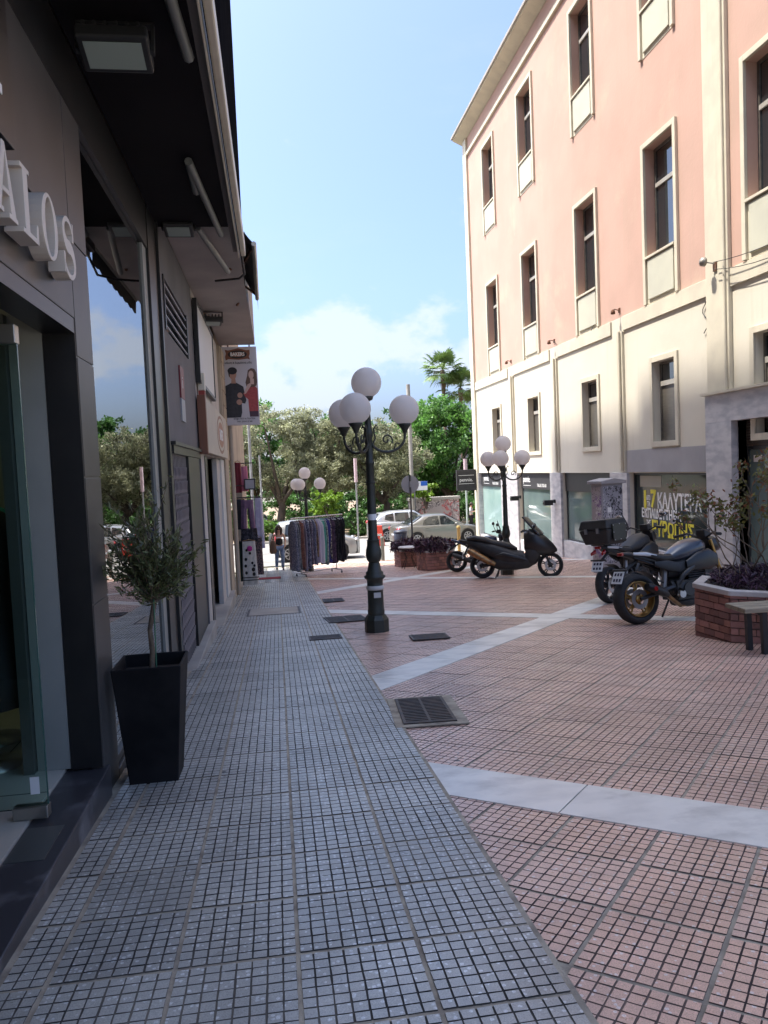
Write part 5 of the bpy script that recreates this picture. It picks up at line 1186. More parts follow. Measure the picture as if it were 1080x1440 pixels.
    B().tube([(-.30, -.06, .40), (-.22, -.04, .72)], .035, mat('shock spring', (.22, .20, .19), .4, .6), 8).build('shock_absorber', t)
    if rack:
        B().box(-.86, -.34, -.13, .13, .925, .945, m_bp).build('rack', t)
        bx = B(); bx.frus([(-.90, -.22, .948), (-.40, -.22, .948), (-.40, .22, .948), (-.90, .22, .948)], [(-.96, -.27, 1.18), (-.38, -.27, 1.18), (-.38, .27, 1.18), (-.96, .27, 1.18)], m_bp); tbx = bx.build('top_box', t, .02)
        bx = B(); bx.frus([(-.97, -.275, 1.184), (-.37, -.275, 1.184), (-.37, .275, 1.184), (-.97, .275, 1.184)], [(-.92, -.24, 1.33), (-.42, -.24, 1.33), (-.42, .24, 1.33), (-.92, .24, 1.33)], m_bp); bx.build('lid', tbx, .02)
        B().frus([(-.82, -.283, .985), (-.50, -.283, .985), (-.50, -.275, .985), (-.82, -.275, .985)], [(-.84, -.292, 1.25), (-.48, -.292, 1.25), (-.48, -.27, 1.25), (-.84, -.27, 1.25)], mat('olive box panel', (.035, .037, .028), .5)).build('side_panel', tbx)
        for (xx, zz) in ((-.81, 1.0), (-.66, 1.0), (-.52, 1.0), (-.83, 1.12), (-.50, 1.12), (-.83, 1.23), (-.66, 1.24), (-.50, 1.23)): B().ball((xx, -.294, zz), .009, m_silver, 8, 6).build('rivet', tbx)
        for yy in (-.12, .10): B().box(-.975, -.955, yy, yy + .05, 1.12, 1.20, m_silver).build('latch', tbx)
        for s in (-1, 1): B().spine([(-.92, .80, .02, .025, s * .10), (-.84, .83, .03, .035, s * .09)], m_red, 8).build('tail_light', t)
    return t
naked('black naked motorcycle with gold wheels and titanium exhaust beside the brick planter', 4.47, 9.10, R_(13), R_(-7), m_bikegrey, m_gold, m_goldd, .318, .19, None, False, True, True)
naked('black touring motorcycle with large riveted top box behind the gold wheeled one', 5.17, 11.45, R_(31), R_(-6), m_bp, m_dkal, m_eng, .29, .15, None, True, True, True, .04)
naked('dark blue motorcycle half hidden behind the black maxi scooter', 4.95, 21.0, R_(-24), R_(-7), m_blue, m_dkal, m_eng, .30, .16, True, False, True, False, .05)
# maxi scooter
def scooter(label, x, y, rz, lean):
    t = thing('scooter', label, 'scooter', T(x, y, -.004), rz, None, 0, lean); t.scale = (1.06, 1.06, 1.06)
    wheel(t, 0, .287, .287, .155, m_dkal); wheel(t, 1.53, .287, .287, .12, m_dkal)
    MB().spine([(-.38, .86, .05, .03), (-.24, .80, .13, .10), (.0, .72, .19, .15), (.25, .62, .22, .21), (.50, .52, .24, .24), (.70, .46, .24, .20), (.95, .44, .23, .17)], m_bp, 16, 2.6).build('rear_body', t)
    MB().spine([(.16, .38, .16, .10), (.40, .36, .22, .18), (.75, .35, .23, .17), (1.05, .40, .21, .18), (1.20, .48, .16, .16), (1.28, .52, .10, .10)], m_bp, 16, 2.8).build('underbody', t)
    for s in (-1, 1):
        MB().spine([(.30, .52, .02, .02, s * .21), (.50, .55, .03, .06, s * .235), (.80, .48, .025, .05, s * .235), (1.0, .42, .012, .02, s * .22)], m_bgl, 10).build('boomerang_panel', t)
        MB().tube([(-.02, s * .12, .287), (.25, s * .13, .33), (.45, s * .12, .36)], [.03, .04, .045], m_dkal, 8).build('swingarm', t)
        MB().tube([(1.53, s * .09, .287), (1.42, s * .09, .55), (1.34, s * .08, .74)], .028, m_dkal, 8).build('fork_leg', t)
    MB().spine([(-.34, .92, .10, .025), (-.16, .93, .16, .06), (.10, .88, .19, .07), (.22, .83, .18, .06), (.30, .80, .17, .07), (.50, .76, .19, .08), (.66, .72, .16, .07), (.80, .66, .09, .03)], m_seat, 16, 3).build('seat', t)
    # front apron and nose
    MB().rings([[(1.02 + .10 * f + dx, yy, .46 + .50 * f) for dx, yy in ((0, -.21 + .03 * f), (.02, .0), (0, .21 - .03 * f), (.16, .20 - .05 * f), (.27 + .06 * math.sin(PI * f), 0), (.16, -.20 + .05 * f))] for f in (0, .25, .5, .75, 1.)], m_bgl, True).build('front_apron', t)
    MB().spine([(.96, .84, .17, .20), (1.08, .84, .24, .28), (1.26, .79, .26, .29), (1.44, .72, .22, .22), (1.60, .66, .13, .12), (1.69, .62, .03, .03)], m_bgl, 16, 2.5).build('nose', t)
    MB().spine([(.98, .48, .20, .20), (1.10, .52, .23, .26), (1.22, .58, .22, .26), (1.32, .66, .17, .20)], m_bp, 14, 2.8).build('lower_fairing', t)
    for s in (-1, 1): MB().spine([(1.40, .80, .012, .03, s * .15), (1.50, .75, .012, .035, s * .12), (1.58, .70, .008, .015, s * .08)], m_silver, 8).build('headlight', t)
    ws = MB(); m_ws = mat('smoked windscreen', (.012, .012, .013), .08, coat=.5)
    ws.rings([[(x0 + .10 * (k_ / 3.) ** 2 * -1, w_ * k_ / 3., z0) for k_ in range(-3, 4)] + [(x1 + .10 * (k_ / 3.) ** 2 * -1, w_ * k_ / 3., z0 + .01) for k_ in range(3, -4, -1)] for x0, x1, w_, z0 in ((1.36, 1.42, .22, .98), (1.24, 1.29, .21, 1.12), (1.12, 1.16, .19, 1.26), (1.02, 1.05, .13, 1.38))], m_ws, True); ws.build('windscreen', t)
    MB().tube([(.92, -.36, 1.06), (1.02, -.22, 1.08), (1.10, -.06, 1.04), (1.10, .06, 1.04), (1.02, .22, 1.08), (.92, .36, 1.06)], .014, m_bp, 8).build('handlebar', t)
    for s in (-1, 1): MB().tube([(.915, s * .38, 1.058), (.96, s * .26, 1.07)], .022, m_seat, 8).build('grip', t); mirror(t, (1.22, s * .20, .98), (1.20, s * .42, 1.16), s)
    MB().box(1.08, 1.22, -.10, .10, 1.0, 1.08, m_bp).build('dashboard', t, .01)
    MB().tube([(.30, -.19, .33), (.16, -.21, .40), (-.22, -.235, .62), (-.30, -.235, .66)], [.05, .075, .08, .06], m_goldd, 14).build('muffler', t)
    MB().lathe([(.03, 0), (.045, .01)], m_silver, 12, (0, 0, 0), 'x', True, Matrix.Translation((-.315, -.235, .67))).build('muffler_tip', t)
    MB().spine([(-.36, .84, .06, .025), (-.28, .85, .09, .04)], m_red, 10).build('tail_light', t)
    MB().tube([(-.28, 0, .80), (-.38, 0, .60), (-.42, 0, .50)], .025, m_bp, 8).build('plate_bracket', t); MB().box(-.445, -.437, -.10, .10, .46, .62, m_plate).build('number_plate', t)
    fe = MB(); rs = [[(1.53 + .32 * math.cos(R_(35 + 13 * i)), yy, .287 + .32 * math.sin(R_(35 + 13 * i))) for yy in (-.07, -.045, .045, .07)] for i in range(9)]
    fe.rings(rs, m_bp, True, False, None, False); fe.build('front_mudguard', t, fix=False)
    MB().tube([(.40, -.10, .26), (.30, -.20, .004)], .014, m_bp, 6).build('stand_leg', t); MB().tube([(.40, .10, .26), (.32, .22, .004)], .014, m_bp, 6).build('stand_leg', t); MB().tube([(.30, -.20, .01), (.14, -.22, .03)], .011, m_bp, 6).build('stand_foot', t)
scooter('black maxi scooter with gold tinted muffler parked before the shops', 4.92, 18.15, R_(-20), R_(-3))
# ------------------------------------------------------------------ cars
m_cgl = mat('car window glass', (.02, .024, .026), .04, spec=.9); m_cplas = mat('car black trim', (.02, .02, .021), .6)
m_interior = mat('car cabin', (.03, .028, .026), .8)
def lerp_tab(tab, x):
    if x <= tab[0][0]: return tab[0][1]
    for (a, p), (b, q) in zip(tab, tab[1:]):
        if x <= b: return p + (q - p) * (x - a) / (b - a)
    return tab[-1][1]
def car(label, x, y, rz, paint, L, wb0, wb1, belt, roof, hw, wr, glassx, lights, sill=.20, spare=False, cat='car', plates=True, roofrails=False, taxi=False):
    """x forward from rear bumper (0) to front (L); belt/roof are height tables along x; glassx lists side window polygons (x, fraction belt..roof)"""
    t = thing('parked_car', label, cat, T(x, y, .0), rz, 'cars at the end of the street')
    xs = sorted(set([0, .03, .08, .15] + [L * i / 46 for i in range(47)] + [L - .15, L - .08, L - .03] + [w + s * wr * 1.16 * math.cos(k * PI / 8) for w in (wb0, wb1) for k in range(5) for s in (-1, 1)])); xs = [q for q in xs if 0 <= q <= L]
    def half(xx):
        e = min(xx, L - xx); k = 1 - max(0, (.55 - e) / .55) ** 2 * .26
        return hw * k
    rs = []
    for xx in xs:
        s = sill
        for w in (wb0, wb1):
            d = abs(xx - w); R2 = wr * 1.16
            if d < R2: s = max(s, wr + math.sqrt(R2 * R2 - d * d))
        b_ = lerp_tab(belt, xx); s = min(s, b_ - .06); h = half(xx); mid_ = s + (b_ - s) * .55
        prof = [(h * .93, s), (h * .985, s + (b_ - s) * .18), (h, mid_), (h * .975, b_ - .05), (h * .93, b_), (h * .5, b_ + .015), (0, b_ + .02)]
        full = prof + [(-p, q) for p, q in prof[-2::-1]]
        rs.append([(xx, p, q) for p, q in full])
    b = MB(); b.rings(rs, paint, True, False, None, False)
    n = len(rs[0])
    for r in (rs[0], rs[-1]): b.add(r, [tuple(range(n))], paint)
    body = b.build('body', t)
    MB().box(.12, L - .12, -hw * .86, hw * .86, sill + .02, min(lerp_tab(belt, .3), lerp_tab(belt, L - .3)) - .1, m_cplas).build('underbody', body)
    g0, g1 = roof[0][0], roof[-1][0]; gx = [g0 + (g1 - g0) * i / 30 for i in range(31)]
    rs = []
    def sect(xx):
        zr = lerp_tab(roof, xx); zb = lerp_tab(belt, xx) - .01; f = max(0, min(1, (zr - zb) / .5)); hb = half(xx) * .93; ht = hb - .20 * f * (hw / .88)
        return zb, zr, hb, ht
    for xx in gx:
        zb, zr, hb, ht = sect(xx); zr = max(zr, zb + .002)
        prof = [(hb, zb), ((hb + ht) / 2 + .01, (zb + zr) / 2), (ht + .015, zr - .05 * min(1, (zr - zb) / .3)), (ht - .10, zr - .008), (0, zr + .012 * min(1, (zr - zb) / .3))]
        rs.append([(xx, p, q) for p, q in prof + [(-p, q) for p, q in prof[-2::-1]]])
    b = MB(); b.rings(rs, paint, True, False, None, False); b.build('cabin', t)
    def side_pt(xx, f, s):
        zb, zr, hb, ht = sect(xx); zt = zr - .05
        return (xx, s * (hb + (ht + .015 - hb) * f + .010 + .012 * math.sin(PI * min(1, max(0, f)))), zb + (zt - zb) * f)
    for s in (-1, 1):
        for poly in glassx:
            P = []                                  # subdivide edges so the pane follows the body
            for (a, c) in zip(poly, poly[1:] + poly[:1]):
                for k in range(4): P.append((a[0] + (c[0] - a[0]) * k / 4, a[1] + (c[1] - a[1]) * k / 4))
            o = [side_pt(px, f, s) for px, f in P]
            i_ = [(q[0], q[1] - s * .02, q[2]) for q in o]
            MB().frus(i_, o, m_cgl).build('side_window', t)
    # windscreen and rear screen follow the sloping cabin ends
    def screen(nm, xa, xb):
        vs = []; k = 6
        for i in range(k + 1):
            xx = xa + (xb - xa) * i / k; zb, zr, hb, ht = sect(xx)
            for fy in (-1, -.5, 0, .5, 1): vs.append((xx, fy * (ht - .07), zr + .012 + .006 * (1 - fy * fy) + (0 if abs(fy) < 1 else -.004)))
        b = MB(); b.add(vs, [(i * 5 + j, i * 5 + j + 1, (i + 1) * 5 + j + 1, (i + 1) * 5 + j) for i in range(k) for j in range(4)], m_cgl, True); o = b.build(nm, t, fix=False); so = o.modifiers.new('s', 'SOLIDIFY'); so.thickness = .008
    screen('rear_screen', roof[0][0] + .06, roof[1][0] - .05); screen('windscreen', roof[-2][0] + .05, roof[-1][0] - .06)
    for w in (wb0, wb1):
        for s in (-1, 1):
            c = (w, s * (hw - .11), wr)
            MB().lathe([(wr * 1.14, 0), (wr * 1.14, -s * .28)], m_cplas, 20, (w, s * (hw - .02) * 1.0 - s * .05, wr), 'y', True, None, True).build('wheel_arch', body)
            wl_ = MB().torus(c, wr - .085, .085, m_tyre, 'y', 28, 10, 1.0).build('wheel', t)
            b = MB(); b.lathe([(wr * .66, s * .085), (wr * .62, s * .06), (wr * .2, s * .07), (.02, s * .085)], m_cplas, 24, c, 'y', True, None, True); b.build('hub', wl_)
            b = MB(); b.torus((c[0], c[1] + s * .085, c[2]), wr * .64, .018, m_silver, 'y', 26, 6)
            for k in range(7):
                a = 2 * PI * k / 7; b.tube([(c[0] + .03 * math.cos(a), c[1] + s * .092, c[2] + .03 * math.sin(a)), (c[0] + wr * .62 * math.cos(a), c[1] + s * .088, c[2] + wr * .62 * math.sin(a))], .026, m_silver, 6)
            b.build('rim', wl_)
    for (nm, xx, yy, zz, sx_, sy_, sz_, mt) in lights:
        for s in (-1, 1): MB().ball((xx, s * yy, zz), 1, mt, 12, 8, (sx_, sy_, sz_)).build(nm, t)
    for s in (-1, 1):
        xm = glassx[0][0][0]
        mx_ = max(p[0] for poly in glassx for p in poly); q = side_pt(mx_ - .18, .08, s); MB().ball((q[0], q[1] + s * .10, q[2] + .03), .11, paint, 12, 8, (.6, .9, .65)).build('wing_mirror', t)
        for poly in glassx[:2]:
            q = sum(p[0] for p in poly) / len(poly); zz = lerp_tab(belt, q) - .13; MB().box(q - .30, q - .14, s * half(q) * .985 - .02, s * half(q) * .985 + .02, zz, zz + .03, paint).build('door_handle', t, .006)
    for xx in (0 - .012, L + .002):
        MB().box(xx, xx + .01, -.26, .26, .46, .57, m_plate).build('number_plate', t)
    MB().spine([(-.035, .42, hw * .60, .09), (.05, .42, hw * .80, .10), (.12, .42, hw * .9, .08)], paint, 14, 3).build('rear_bumper', t); MB().spine([(L - .12, .38, hw * .9, .08), (L - .04, .38, hw * .8, .10), (L + .035, .38, hw * .6, .08)], paint, 14, 3).build('front_bumper', t)
    if spare:
        w = MB().torus((-.13, -.05, .82), .24, .095, m_tyre, 'x', 28, 10).build('spare_wheel', t); MB().lathe([(.25, -.21), (.20, -.235), (.02, -.24)], m_cplas, 24, (0, -.05, .82), 'x').build('spare_cover', w)
    if taxi: MB().box(L * .45, L * .55, -.3, .3, 1.50, 1.64, mat('taxi sign', (.6, .45, .03), .5)).build('taxi_sign', t, .02)
    return t
m_beige = mat('champagne metallic paint', (.20, .195, .178), .3, .5, coat=.7); m_silv = mat('silver metallic paint', (.42, .43, .44), .3, .5, coat=.7); m_yel = mat('taxi yellow paint', (.60, .42, .02), .35, coat=.5); m_whitec = mat('pale silver paint', (.34, .35, .36), .3, .4, coat=.6)
sed = dict(L=4.5, wb0=.95, wb1=3.58, belt=[(0, .88), (.15, .95), (.8, .97), (1.4, .95), (3.2, .91), (3.9, .82), (4.35, .68), (4.5, .55)], roof=[(.55, .96), (1.35, 1.40), (1.9, 1.45), (2.5, 1.44), (3.45, .90)], hw=.87, wr=.31, glassx=[[(1.25, .06), (2.10, .06), (2.10, .93), (1.62, .92), (1.35, .6)], [(2.18, .06), (3.12, .06), (2.62, .86), (2.40, .93), (2.18, .94)]],
 lights=[('tail_light', .06, .66, .80, .10, .16, .11, m_red), ('headlight', 4.32, .60, .66, .14, .18, .09, m_silver)])
car('champagne beige sedan parked across the end of the street by the pink building', 5.62, 37.0, R_(9), m_beige, **sed)
suv = dict(L=4.45, wb0=.85, wb1=3.52, belt=[(0, .95), (.12, 1.06), (.8, 1.08), (2.6, 1.0), (3.3, .98), (4.1, .86), (4.45, .62)], roof=[(.10, 1.07), (.55, 1.52), (1.3, 1.62), (2.4, 1.62), (3.45, .98)], hw=.91, wr=.34, glassx=[[(1.30, .06), (2.05, .06), (2.05, .93), (1.30, .93)], [(2.12, .06), (3.10, .06), (2.55, .90), (2.12, .94)], [(.72, .30), (1.22, .06), (1.22, .92), (.80, .88)]],
 lights=[('tail_light', .06, .72, 1.0, .10, .14, .12, m_red), ('headlight', 4.28, .66, .78, .14, .18, .09, m_silver)])
car('silver hatchback parked behind the beige sedan at the park edge', 4.95, 41.3, R_(4), m_silv, **suv)
rav = dict(L=3.72, wb0=.62, wb1=2.82, belt=[(0, .92), (.1, 1.02), (.9, 1.03), (2.5, .98), (3.0, .95), (3.5, .82), (3.72, .6)], roof=[(.04, 1.03), (.22, 1.58), (.8, 1.64), (1.75, 1.62), (2.55, .97)], hw=.85, wr=.34, glassx=[[(.42, .08), (1.12, .08), (1.12, .93), (.50, .90)], [(1.22, .08), (2.22, .08), (1.82, .88), (1.22, .94)]],
 lights=[('tail_light', .05, .70, .95, .07, .10, .16, m_red), ('headlight', 3.58, .58, .74, .12, .16, .10, m_silver)])
car('pale silver compact offroader with rear spare wheel behind the clothes rack', -.12, 31.6, R_(2), m_whitec, spare=True, **rav).scale = (.92, 1, 1)
car('yellow taxi far off beyond the end of the grey lane', -2.3, 58, R_(70), m_yel, taxi=True, **sed)
# ------------------------------------------------------------------ people
m_skin = mat('skin', (.48, .29, .21), .55); m_hairb = mat('dark brown hair', (.035, .02, .014), .6, bump=.4, bs=60); m_jean = mat('blue jeans', (.13, .19, .31), .85, c2=(.18, .25, .38), ns=9); m_btop = mat('black top', (.012, .012, .014), .85); m_wshirt = mat('white shirt', (.62, .62, .63), .8)
def skin_mesh(name, verts, edges, radii, mt, parent, root=0, sub=2):
    me = bpy.data.meshes.new(name); me.from_pydata([tuple(v) for v in verts], edges, []); me.materials.append(mt)
    o = link(name, me, parent)
    bm = bmesh.new(); bm.from_mesh(me); ly = bm.verts.layers.skin.verify(); bm.verts.ensure_lookup_table()
    for i, r in enumerate(radii): bm.verts[i][ly].radius = r if isinstance(r, tuple) else (r, r); bm.verts[i][ly].use_root = (i == root)
    bm.to_mesh(me); bm.free()
    k = o.modifiers.new('skin', 'SKIN'); k.use_smooth_shade = True; k.branch_smoothing = .6
    s = o.modifiers.new('sub', 'SUBSURF'); s.levels = sub; s.render_levels = sub
    return o
def person(label, x, y, rz, h, J, tops, legs_m, shoe_m, hair_long, extras=None):
    """J: joint positions for a 1.70 m figure facing -y"""
    t = thing('person', label, 'person', T(x, y, .0), rz); sc = h / 1.70
    names = ['pelvis', 'waist', 'chest', 'neck', 'headb', 'head', 'lsh', 'lel', 'lwr', 'lhand', 'rsh', 'rel', 'rwr', 'rhand', 'lhip', 'lkn', 'lan', 'ltoe', 'rhip', 'rkn', 'ran', 'rtoe']
    rad = dict(pelvis=(.145, .105), waist=(.12, .095), chest=(.145, .105), neck=.05, headb=(.062, .07), head=(.075, .09), lsh=.055, lel=.040, lwr=.028, lhand=(.022, .038), rsh=.055, rel=.040, rwr=.028, rhand=(.022, .038), lhip=.092, lkn=.06, lan=.042, ltoe=.036, rhip=.092, rkn=.06, ran=.042, rtoe=.036)
    E = [(0, 1), (1, 2), (2, 3), (3, 4), (4, 5), (2, 6), (6, 7), (7, 8), (8, 9), (2, 10), (10, 11), (11, 12), (12, 13), (0, 14), (14, 15), (15, 16), (16, 17), (0, 18), (18, 19), (19, 20), (20, 21)]
    vs = [Vector(J[n]) * sc for n in names]
    skin_mesh('body', vs, E, [tuple(q * sc for q in (r if isinstance(r, tuple) else (r, r))) for r in (rad[n] for n in names)], m_skin, t)
    def part(nm, ns, es, grow, mt, root=0):
        skin_mesh(nm, [Vector(J[n]) * sc for n in ns], es, [tuple(q * sc + grow for q in (r if isinstance(r, tuple) else (r, r))) for r in (rad[n] for n in ns)], mt, t, root)
    part('trousers', ['pelvis', 'lhip', 'lkn', 'lan', 'rhip', 'rkn', 'ran'], [(0, 1), (1, 2), (2, 3), (0, 4), (4, 5), (5, 6)], .016, legs_m)
    if tops[1] == 'sleeves': part('shirt', ['pelvis', 'waist', 'chest', 'lsh', 'lel', 'rsh', 'rel'], [(0, 1), (1, 2), (2, 3), (3, 4), (2, 5), (5, 6)], .018, tops[0])
    else: part('top', ['pelvis', 'waist', 'chest'], [(0, 1), (1, 2)], .016, tops[0])
    for s in 'lr':
        a, b_ = Vector(J[s + 'an']) * sc, Vector(J[s + 'toe']) * sc
        MB().ball(((a + b_) / 2 + V(0, 0, -.01))[:], .07 * sc, shoe_m, 12, 8, (.62, 1.7, .5)).build('shoe', t)
    hd = Vector(J['head']) * sc
    # hand fingers: thumb and four fingers leaving the palm
    for s in 'lr':
        w, hnd = Vector(J[s + 'wr']) * sc, Vector(J[s + 'hand']) * sc; d = (hnd - w).normalized(); side = d.cross(V(0, 1, 0)).normalized()
        b = MB()
        for k in range(4): p = hnd + V(0, -.03 + .02 * k, 0); b.tube([p, p + d * .035 + V(0, -.004, 0), p + d * (.06 + .008 * (k in (1, 2))) + V(0, -.014, 0)], [.009, .0085, .006], m_skin, 6)
        b.tube([w + d * .02, w + d * .045 + V(0, -.045, 0), w + d * .075 + V(0, -.055, 0)], [.011, .010, .007], m_skin, 6); b.build('fingers', t)
    f = MB(); f.ball((hd + V(0, -.092, -.012) * sc)[:], .018, m_skin, 8, 6, (.8, 1.1, 1.3)); f.build('nose', t)
    MB().ball((hd + V(0, -.080, -.055) * sc)[:], .022, mat('lips', (.36, .10, .09), .5), 8, 6, (1.1, .4, .35)).build('mouth', t)
    for s in (-1, 1): MB().ball((hd + V(s * .078, .0, -.01) * sc)[:], .024, m_skin, 8, 6, (.4, .8, 1.2)).build('ear', t)
    hr_ = MB(); hr_.ball((hd + V(0, .022, .028) * sc)[:], .108 * sc, m_hairb, 18, 12, (.92, 1.0, 1.02))
    if hair_long:
        for s in (-1, 1): hr_.tube([(hd + V(s * .07, .01, .03) * sc)[:], (hd + V(s * .095, .015, -.08) * sc)[:], (hd + V(s * .085, .0, -.20) * sc)[:], (hd + V(s * .07, -.03, -.27) * sc)[:]], [.05, .055, .045, .02], m_hairb, 8)
        hr_.tube([(hd + V(0, .07, .0))[:], (hd + V(0, .09, -.12))[:], (hd + V(0, .08, -.24))[:]], [.08, .085, .05], m_hairb, 10)
    hr_.build('hair', t)
    return t, sc, hd
JW = dict(pelvis=(0, 0, .92), waist=(0, -.01, 1.06), chest=(0, -.01, 1.27), neck=(0, -.01, 1.43), headb=(0, -.02, 1.50), head=(0, -.03, 1.60), lsh=(.165, 0, 1.37), lel=(.24, .04, 1.12), lwr=(.20, -.10, .95), lhand=(.18, -.14, .89), rsh=(-.165, 0, 1.37), rel=(-.25, .05, 1.11), rwr=(-.24, -.03, .88), rhand=(-.24, -.06, .80), lhip=(.095, 0, .86), lkn=(.10, -.10, .49), lan=(.10, .0, .09), ltoe=(.11, -.12, .035), rhip=(-.095, 0, .86), rkn=(-.11, .0, .48), ran=(-.12, .14, .10), rtoe=(-.12, .04, .04))
pw, sc, hd = person('woman in black top and blue jeans walking toward the camera with brown bag', .06, 27.4, R_(6), 1.60, JW, (m_btop, 'none'), m_jean, mat('black shoe', (.012, .012, .012), .5), True)
MB().box(-.075, .075, -.125, -.112, 1.535 * sc / 1.0, 1.57 * sc, m_black).build('sunglasses', pw, .006)
MB().box(-.11, .11, -.155, -.145, 1.235 * sc, 1.275 * sc, m_white).build('printed_band', pw)
bag = thing('shoulder_bag', 'brown shoulder bag hanging at the side of the walking woman', 'bag', Vector((-.16, 27.25, gz(27.3) + .62)), R_(6)); MB().rings([[(w * math.cos(2 * PI * k / 16) * .13, math.sin(2 * PI * k / 16) * .07, z_) for k in range(16)] for z_, w in ((0, .7), (.06, 1), (.25, .95), (.40, .7), (.46, .5))], mat('brown leather', (.12, .075, .05), .6), True).build('bag_body', bag)
MB().tube([(-.06, 0, .44), (-.02, .02, .62), (.02, .02, .66), (.05, 0, .44)], .012, mat('brown leather', (.12, .075, .05)), 6).build('strap', bag)
JM = dict(JW); JM.update(head=(0, -.06, 1.58), lel=(.23, -.02, 1.13), lwr=(.12, -.22, 1.16), lhand=(.09, -.27, 1.19), rel=(-.23, -.02, 1.13), rwr=(-.10, -.22, 1.14), rhand=(-.07, -.27, 1.17), lkn=(.10, -.02, .49), ltoe=(.11, -.12, .035), lan=(.10, .02, .09), rkn=(-.10, -.02, .49), ran=(-.10, .03, .09), rtoe=(-.11, -.10, .04))
person('man in white shirt and dark trousers standing by the park beyond the cars', 12.2, 47.3, R_(60), 1.76, JM, (m_wshirt, 'sleeves'), mat('dark trousers', (.02, .02, .025), .85), mat('black shoe', (.012, .012, .012)), False)
# ------------------------------------------------------------------ trees and plants
def leaf_quads(rg, P, N, ln, wd, droop=0.):
    """numpy: leaf quads at points P, roughly facing N with random spin"""
    n = len(P); d = rg.normal(size=(n, 3)); d[:, 2] -= droop; d += N * .5; d /= np.linalg.norm(d, axis=1)[:, None]
    r = rg.normal(size=(n, 3)); s = np.cross(d, r); s /= np.linalg.norm(s, axis=1)[:, None] + 1e-9
    l = (ln * rg.uniform(.7, 1.3, n))[:, None]; w = (wd * rg.uniform(.7, 1.3, n))[:, None]
    a = P - d * l * .5; b = P + s * w * .5; c = P + d * l * .5; e = P - s * w * .5
    return np.stack([a, b, c, e], 1).reshape(-1, 3)
def crown(name, parent, clumps, n, ln, wd, mt, seed, shell=.55, droop=0.):
    """leaves spread through many small clumps; clumps: (center, radius xyz)"""
    rg = np.random.default_rng(seed); tot = sum(r[0] * r[1] * r[2] for _, r in clumps) ** 1.0
    V_, T_ = [], []
    for c, r in clumps:
        k = max(20, int(n * (r[0] * r[1] * r[2]) / tot)); nb = max(4, k // 70)
        # twig clusters inside the clump
        u = rg.normal(size=(nb, 3)); u /= np.linalg.norm(u, axis=1)[:, None]; rad = rg.uniform(shell, 1.0, (nb, 1)) ** .7
        cc = np.array(c) + u * rad * np.array(r)
        idx = rg.integers(0, nb, k); sp = np.array(r).mean() * .20
        P = cc[idx] + rg.normal(size=(k, 3)) * sp * np.array([1, 1, .75])
        V_.append(leaf_quads(rg, P, u[idx], ln, wd, droop)); T_.append(np.clip(rg.normal(.5, .2, k) + rg.normal(0, .22, nb)[idx], 0, 1))
    vv = np.concatenate(V_); q = np.arange(len(vv)).reshape(-1, 4)
    o = fast_mesh(name, vv, q, [mt], None, np.concatenate(T_), parent); return o
m_bark = mat('olive bark', (.11, .085, .065), .95, c2=(.06, .047, .037), ns=6, bump=.8, bs=14, stretch=(1, 1, .3)); m_palmb = mat('palm trunk bark', (.22, .15, .10), .95, c2=(.11, .075, .05), ns=5, bump=.8, bs=10)
m_olive = mat('olive leaves', (.27, .28, .165), .55, attr=True, rand=.55, trans=.45); m_green = mat('broad green leaves', (.10, .22, .045), .5, attr=True, rand=.5, trans=.45); m_dgreen = mat('dark green leaves', (.075, .165, .042), .5, attr=True, rand=.5, trans=.4)
m_lime = mat('bright lime leaves', (.16, .27, .025), .5, attr=True, rand=.35, trans=.4); m_palmg = mat('palm fronds', (.12, .19, .045), .5, attr=True, rand=.4, trans=.25); m_hedge = mat('hedge leaves', (.11, .22, .04), .5, attr=True, rand=.5, trans=.45)
def tree(name, label, x, y, h, clumps, n, mt, seed, ln=.17, wd=.09, trunk=.22, fork=.35, group='trees in the park', shell=.5, droop=.2):
    zb = gz(y) + .05; t = thing(name, label, 'tree', (x, y, zb), 0, group); r = random.Random(seed)
    b = MB(); zf = h * fork
    b.tube([(0, 0, -.15), (r.uniform(-.1, .1), 0, zf * .4), (r.uniform(-.25, .25), r.uniform(-.1, .1), zf * .8), (r.uniform(-.2, .2), 0, zf * 1.05)], [trunk * 1.3, trunk, trunk * .85, trunk * .7], m_bark, 10)
    for c, rr in clumps[:9]:
        c = Vector(c); m1 = Vector((c.x * .35, c.y * .35, zf + (c.z - zf) * .3)); b.tube([(0, 0, zf * .85), m1[:], c.lerp(m1, .35)[:], c[:]], [trunk * .6, trunk * .4, trunk * .22, .03], m_bark, 7)
    b.build('trunk', t)
    crown('crown', t, clumps, n, ln, wd, mt, seed, shell, droop)
    return t
def blob(rg, w, d, z0, z1, n, rmin, rmax):
    """clumps scattered through an uneven crown outline"""
    out = []
    for _ in range(n):
        while True:
            u = Vector((rg.uniform(-1, 1), rg.uniform(-1, 1), rg.uniform(-1, 1)))
            if u.length < 1 and u.length > .35: break
        q = rg.uniform(rmin, rmax); out.append(((u.x * w, u.y * d, (z0 + z1) / 2 + u.z * (z1 - z0) / 2), (q, q, q * rg.uniform(.6, .85))))
    return out
rt = random.Random(5)
def oliv(label, x, y, h, w, seed, n=17000, mt=m_olive): tree('olive_tree', label, x, y, h, blob(random.Random(seed), w, w * .8, h * .30, h * .93, 44, .55, 1.15), n, mt, seed, .19, .075, .26, .28, 'olive trees at the park edge')
oliv('silvery olive tree standing nearest the hung clothes on the left', .35, 49.5, 9.2, 3.2, 21, 24000)
oliv('silvery olive tree directly behind the clothes rack', 3.6, 50.2, 8.7, 3.0, 22, 22000)
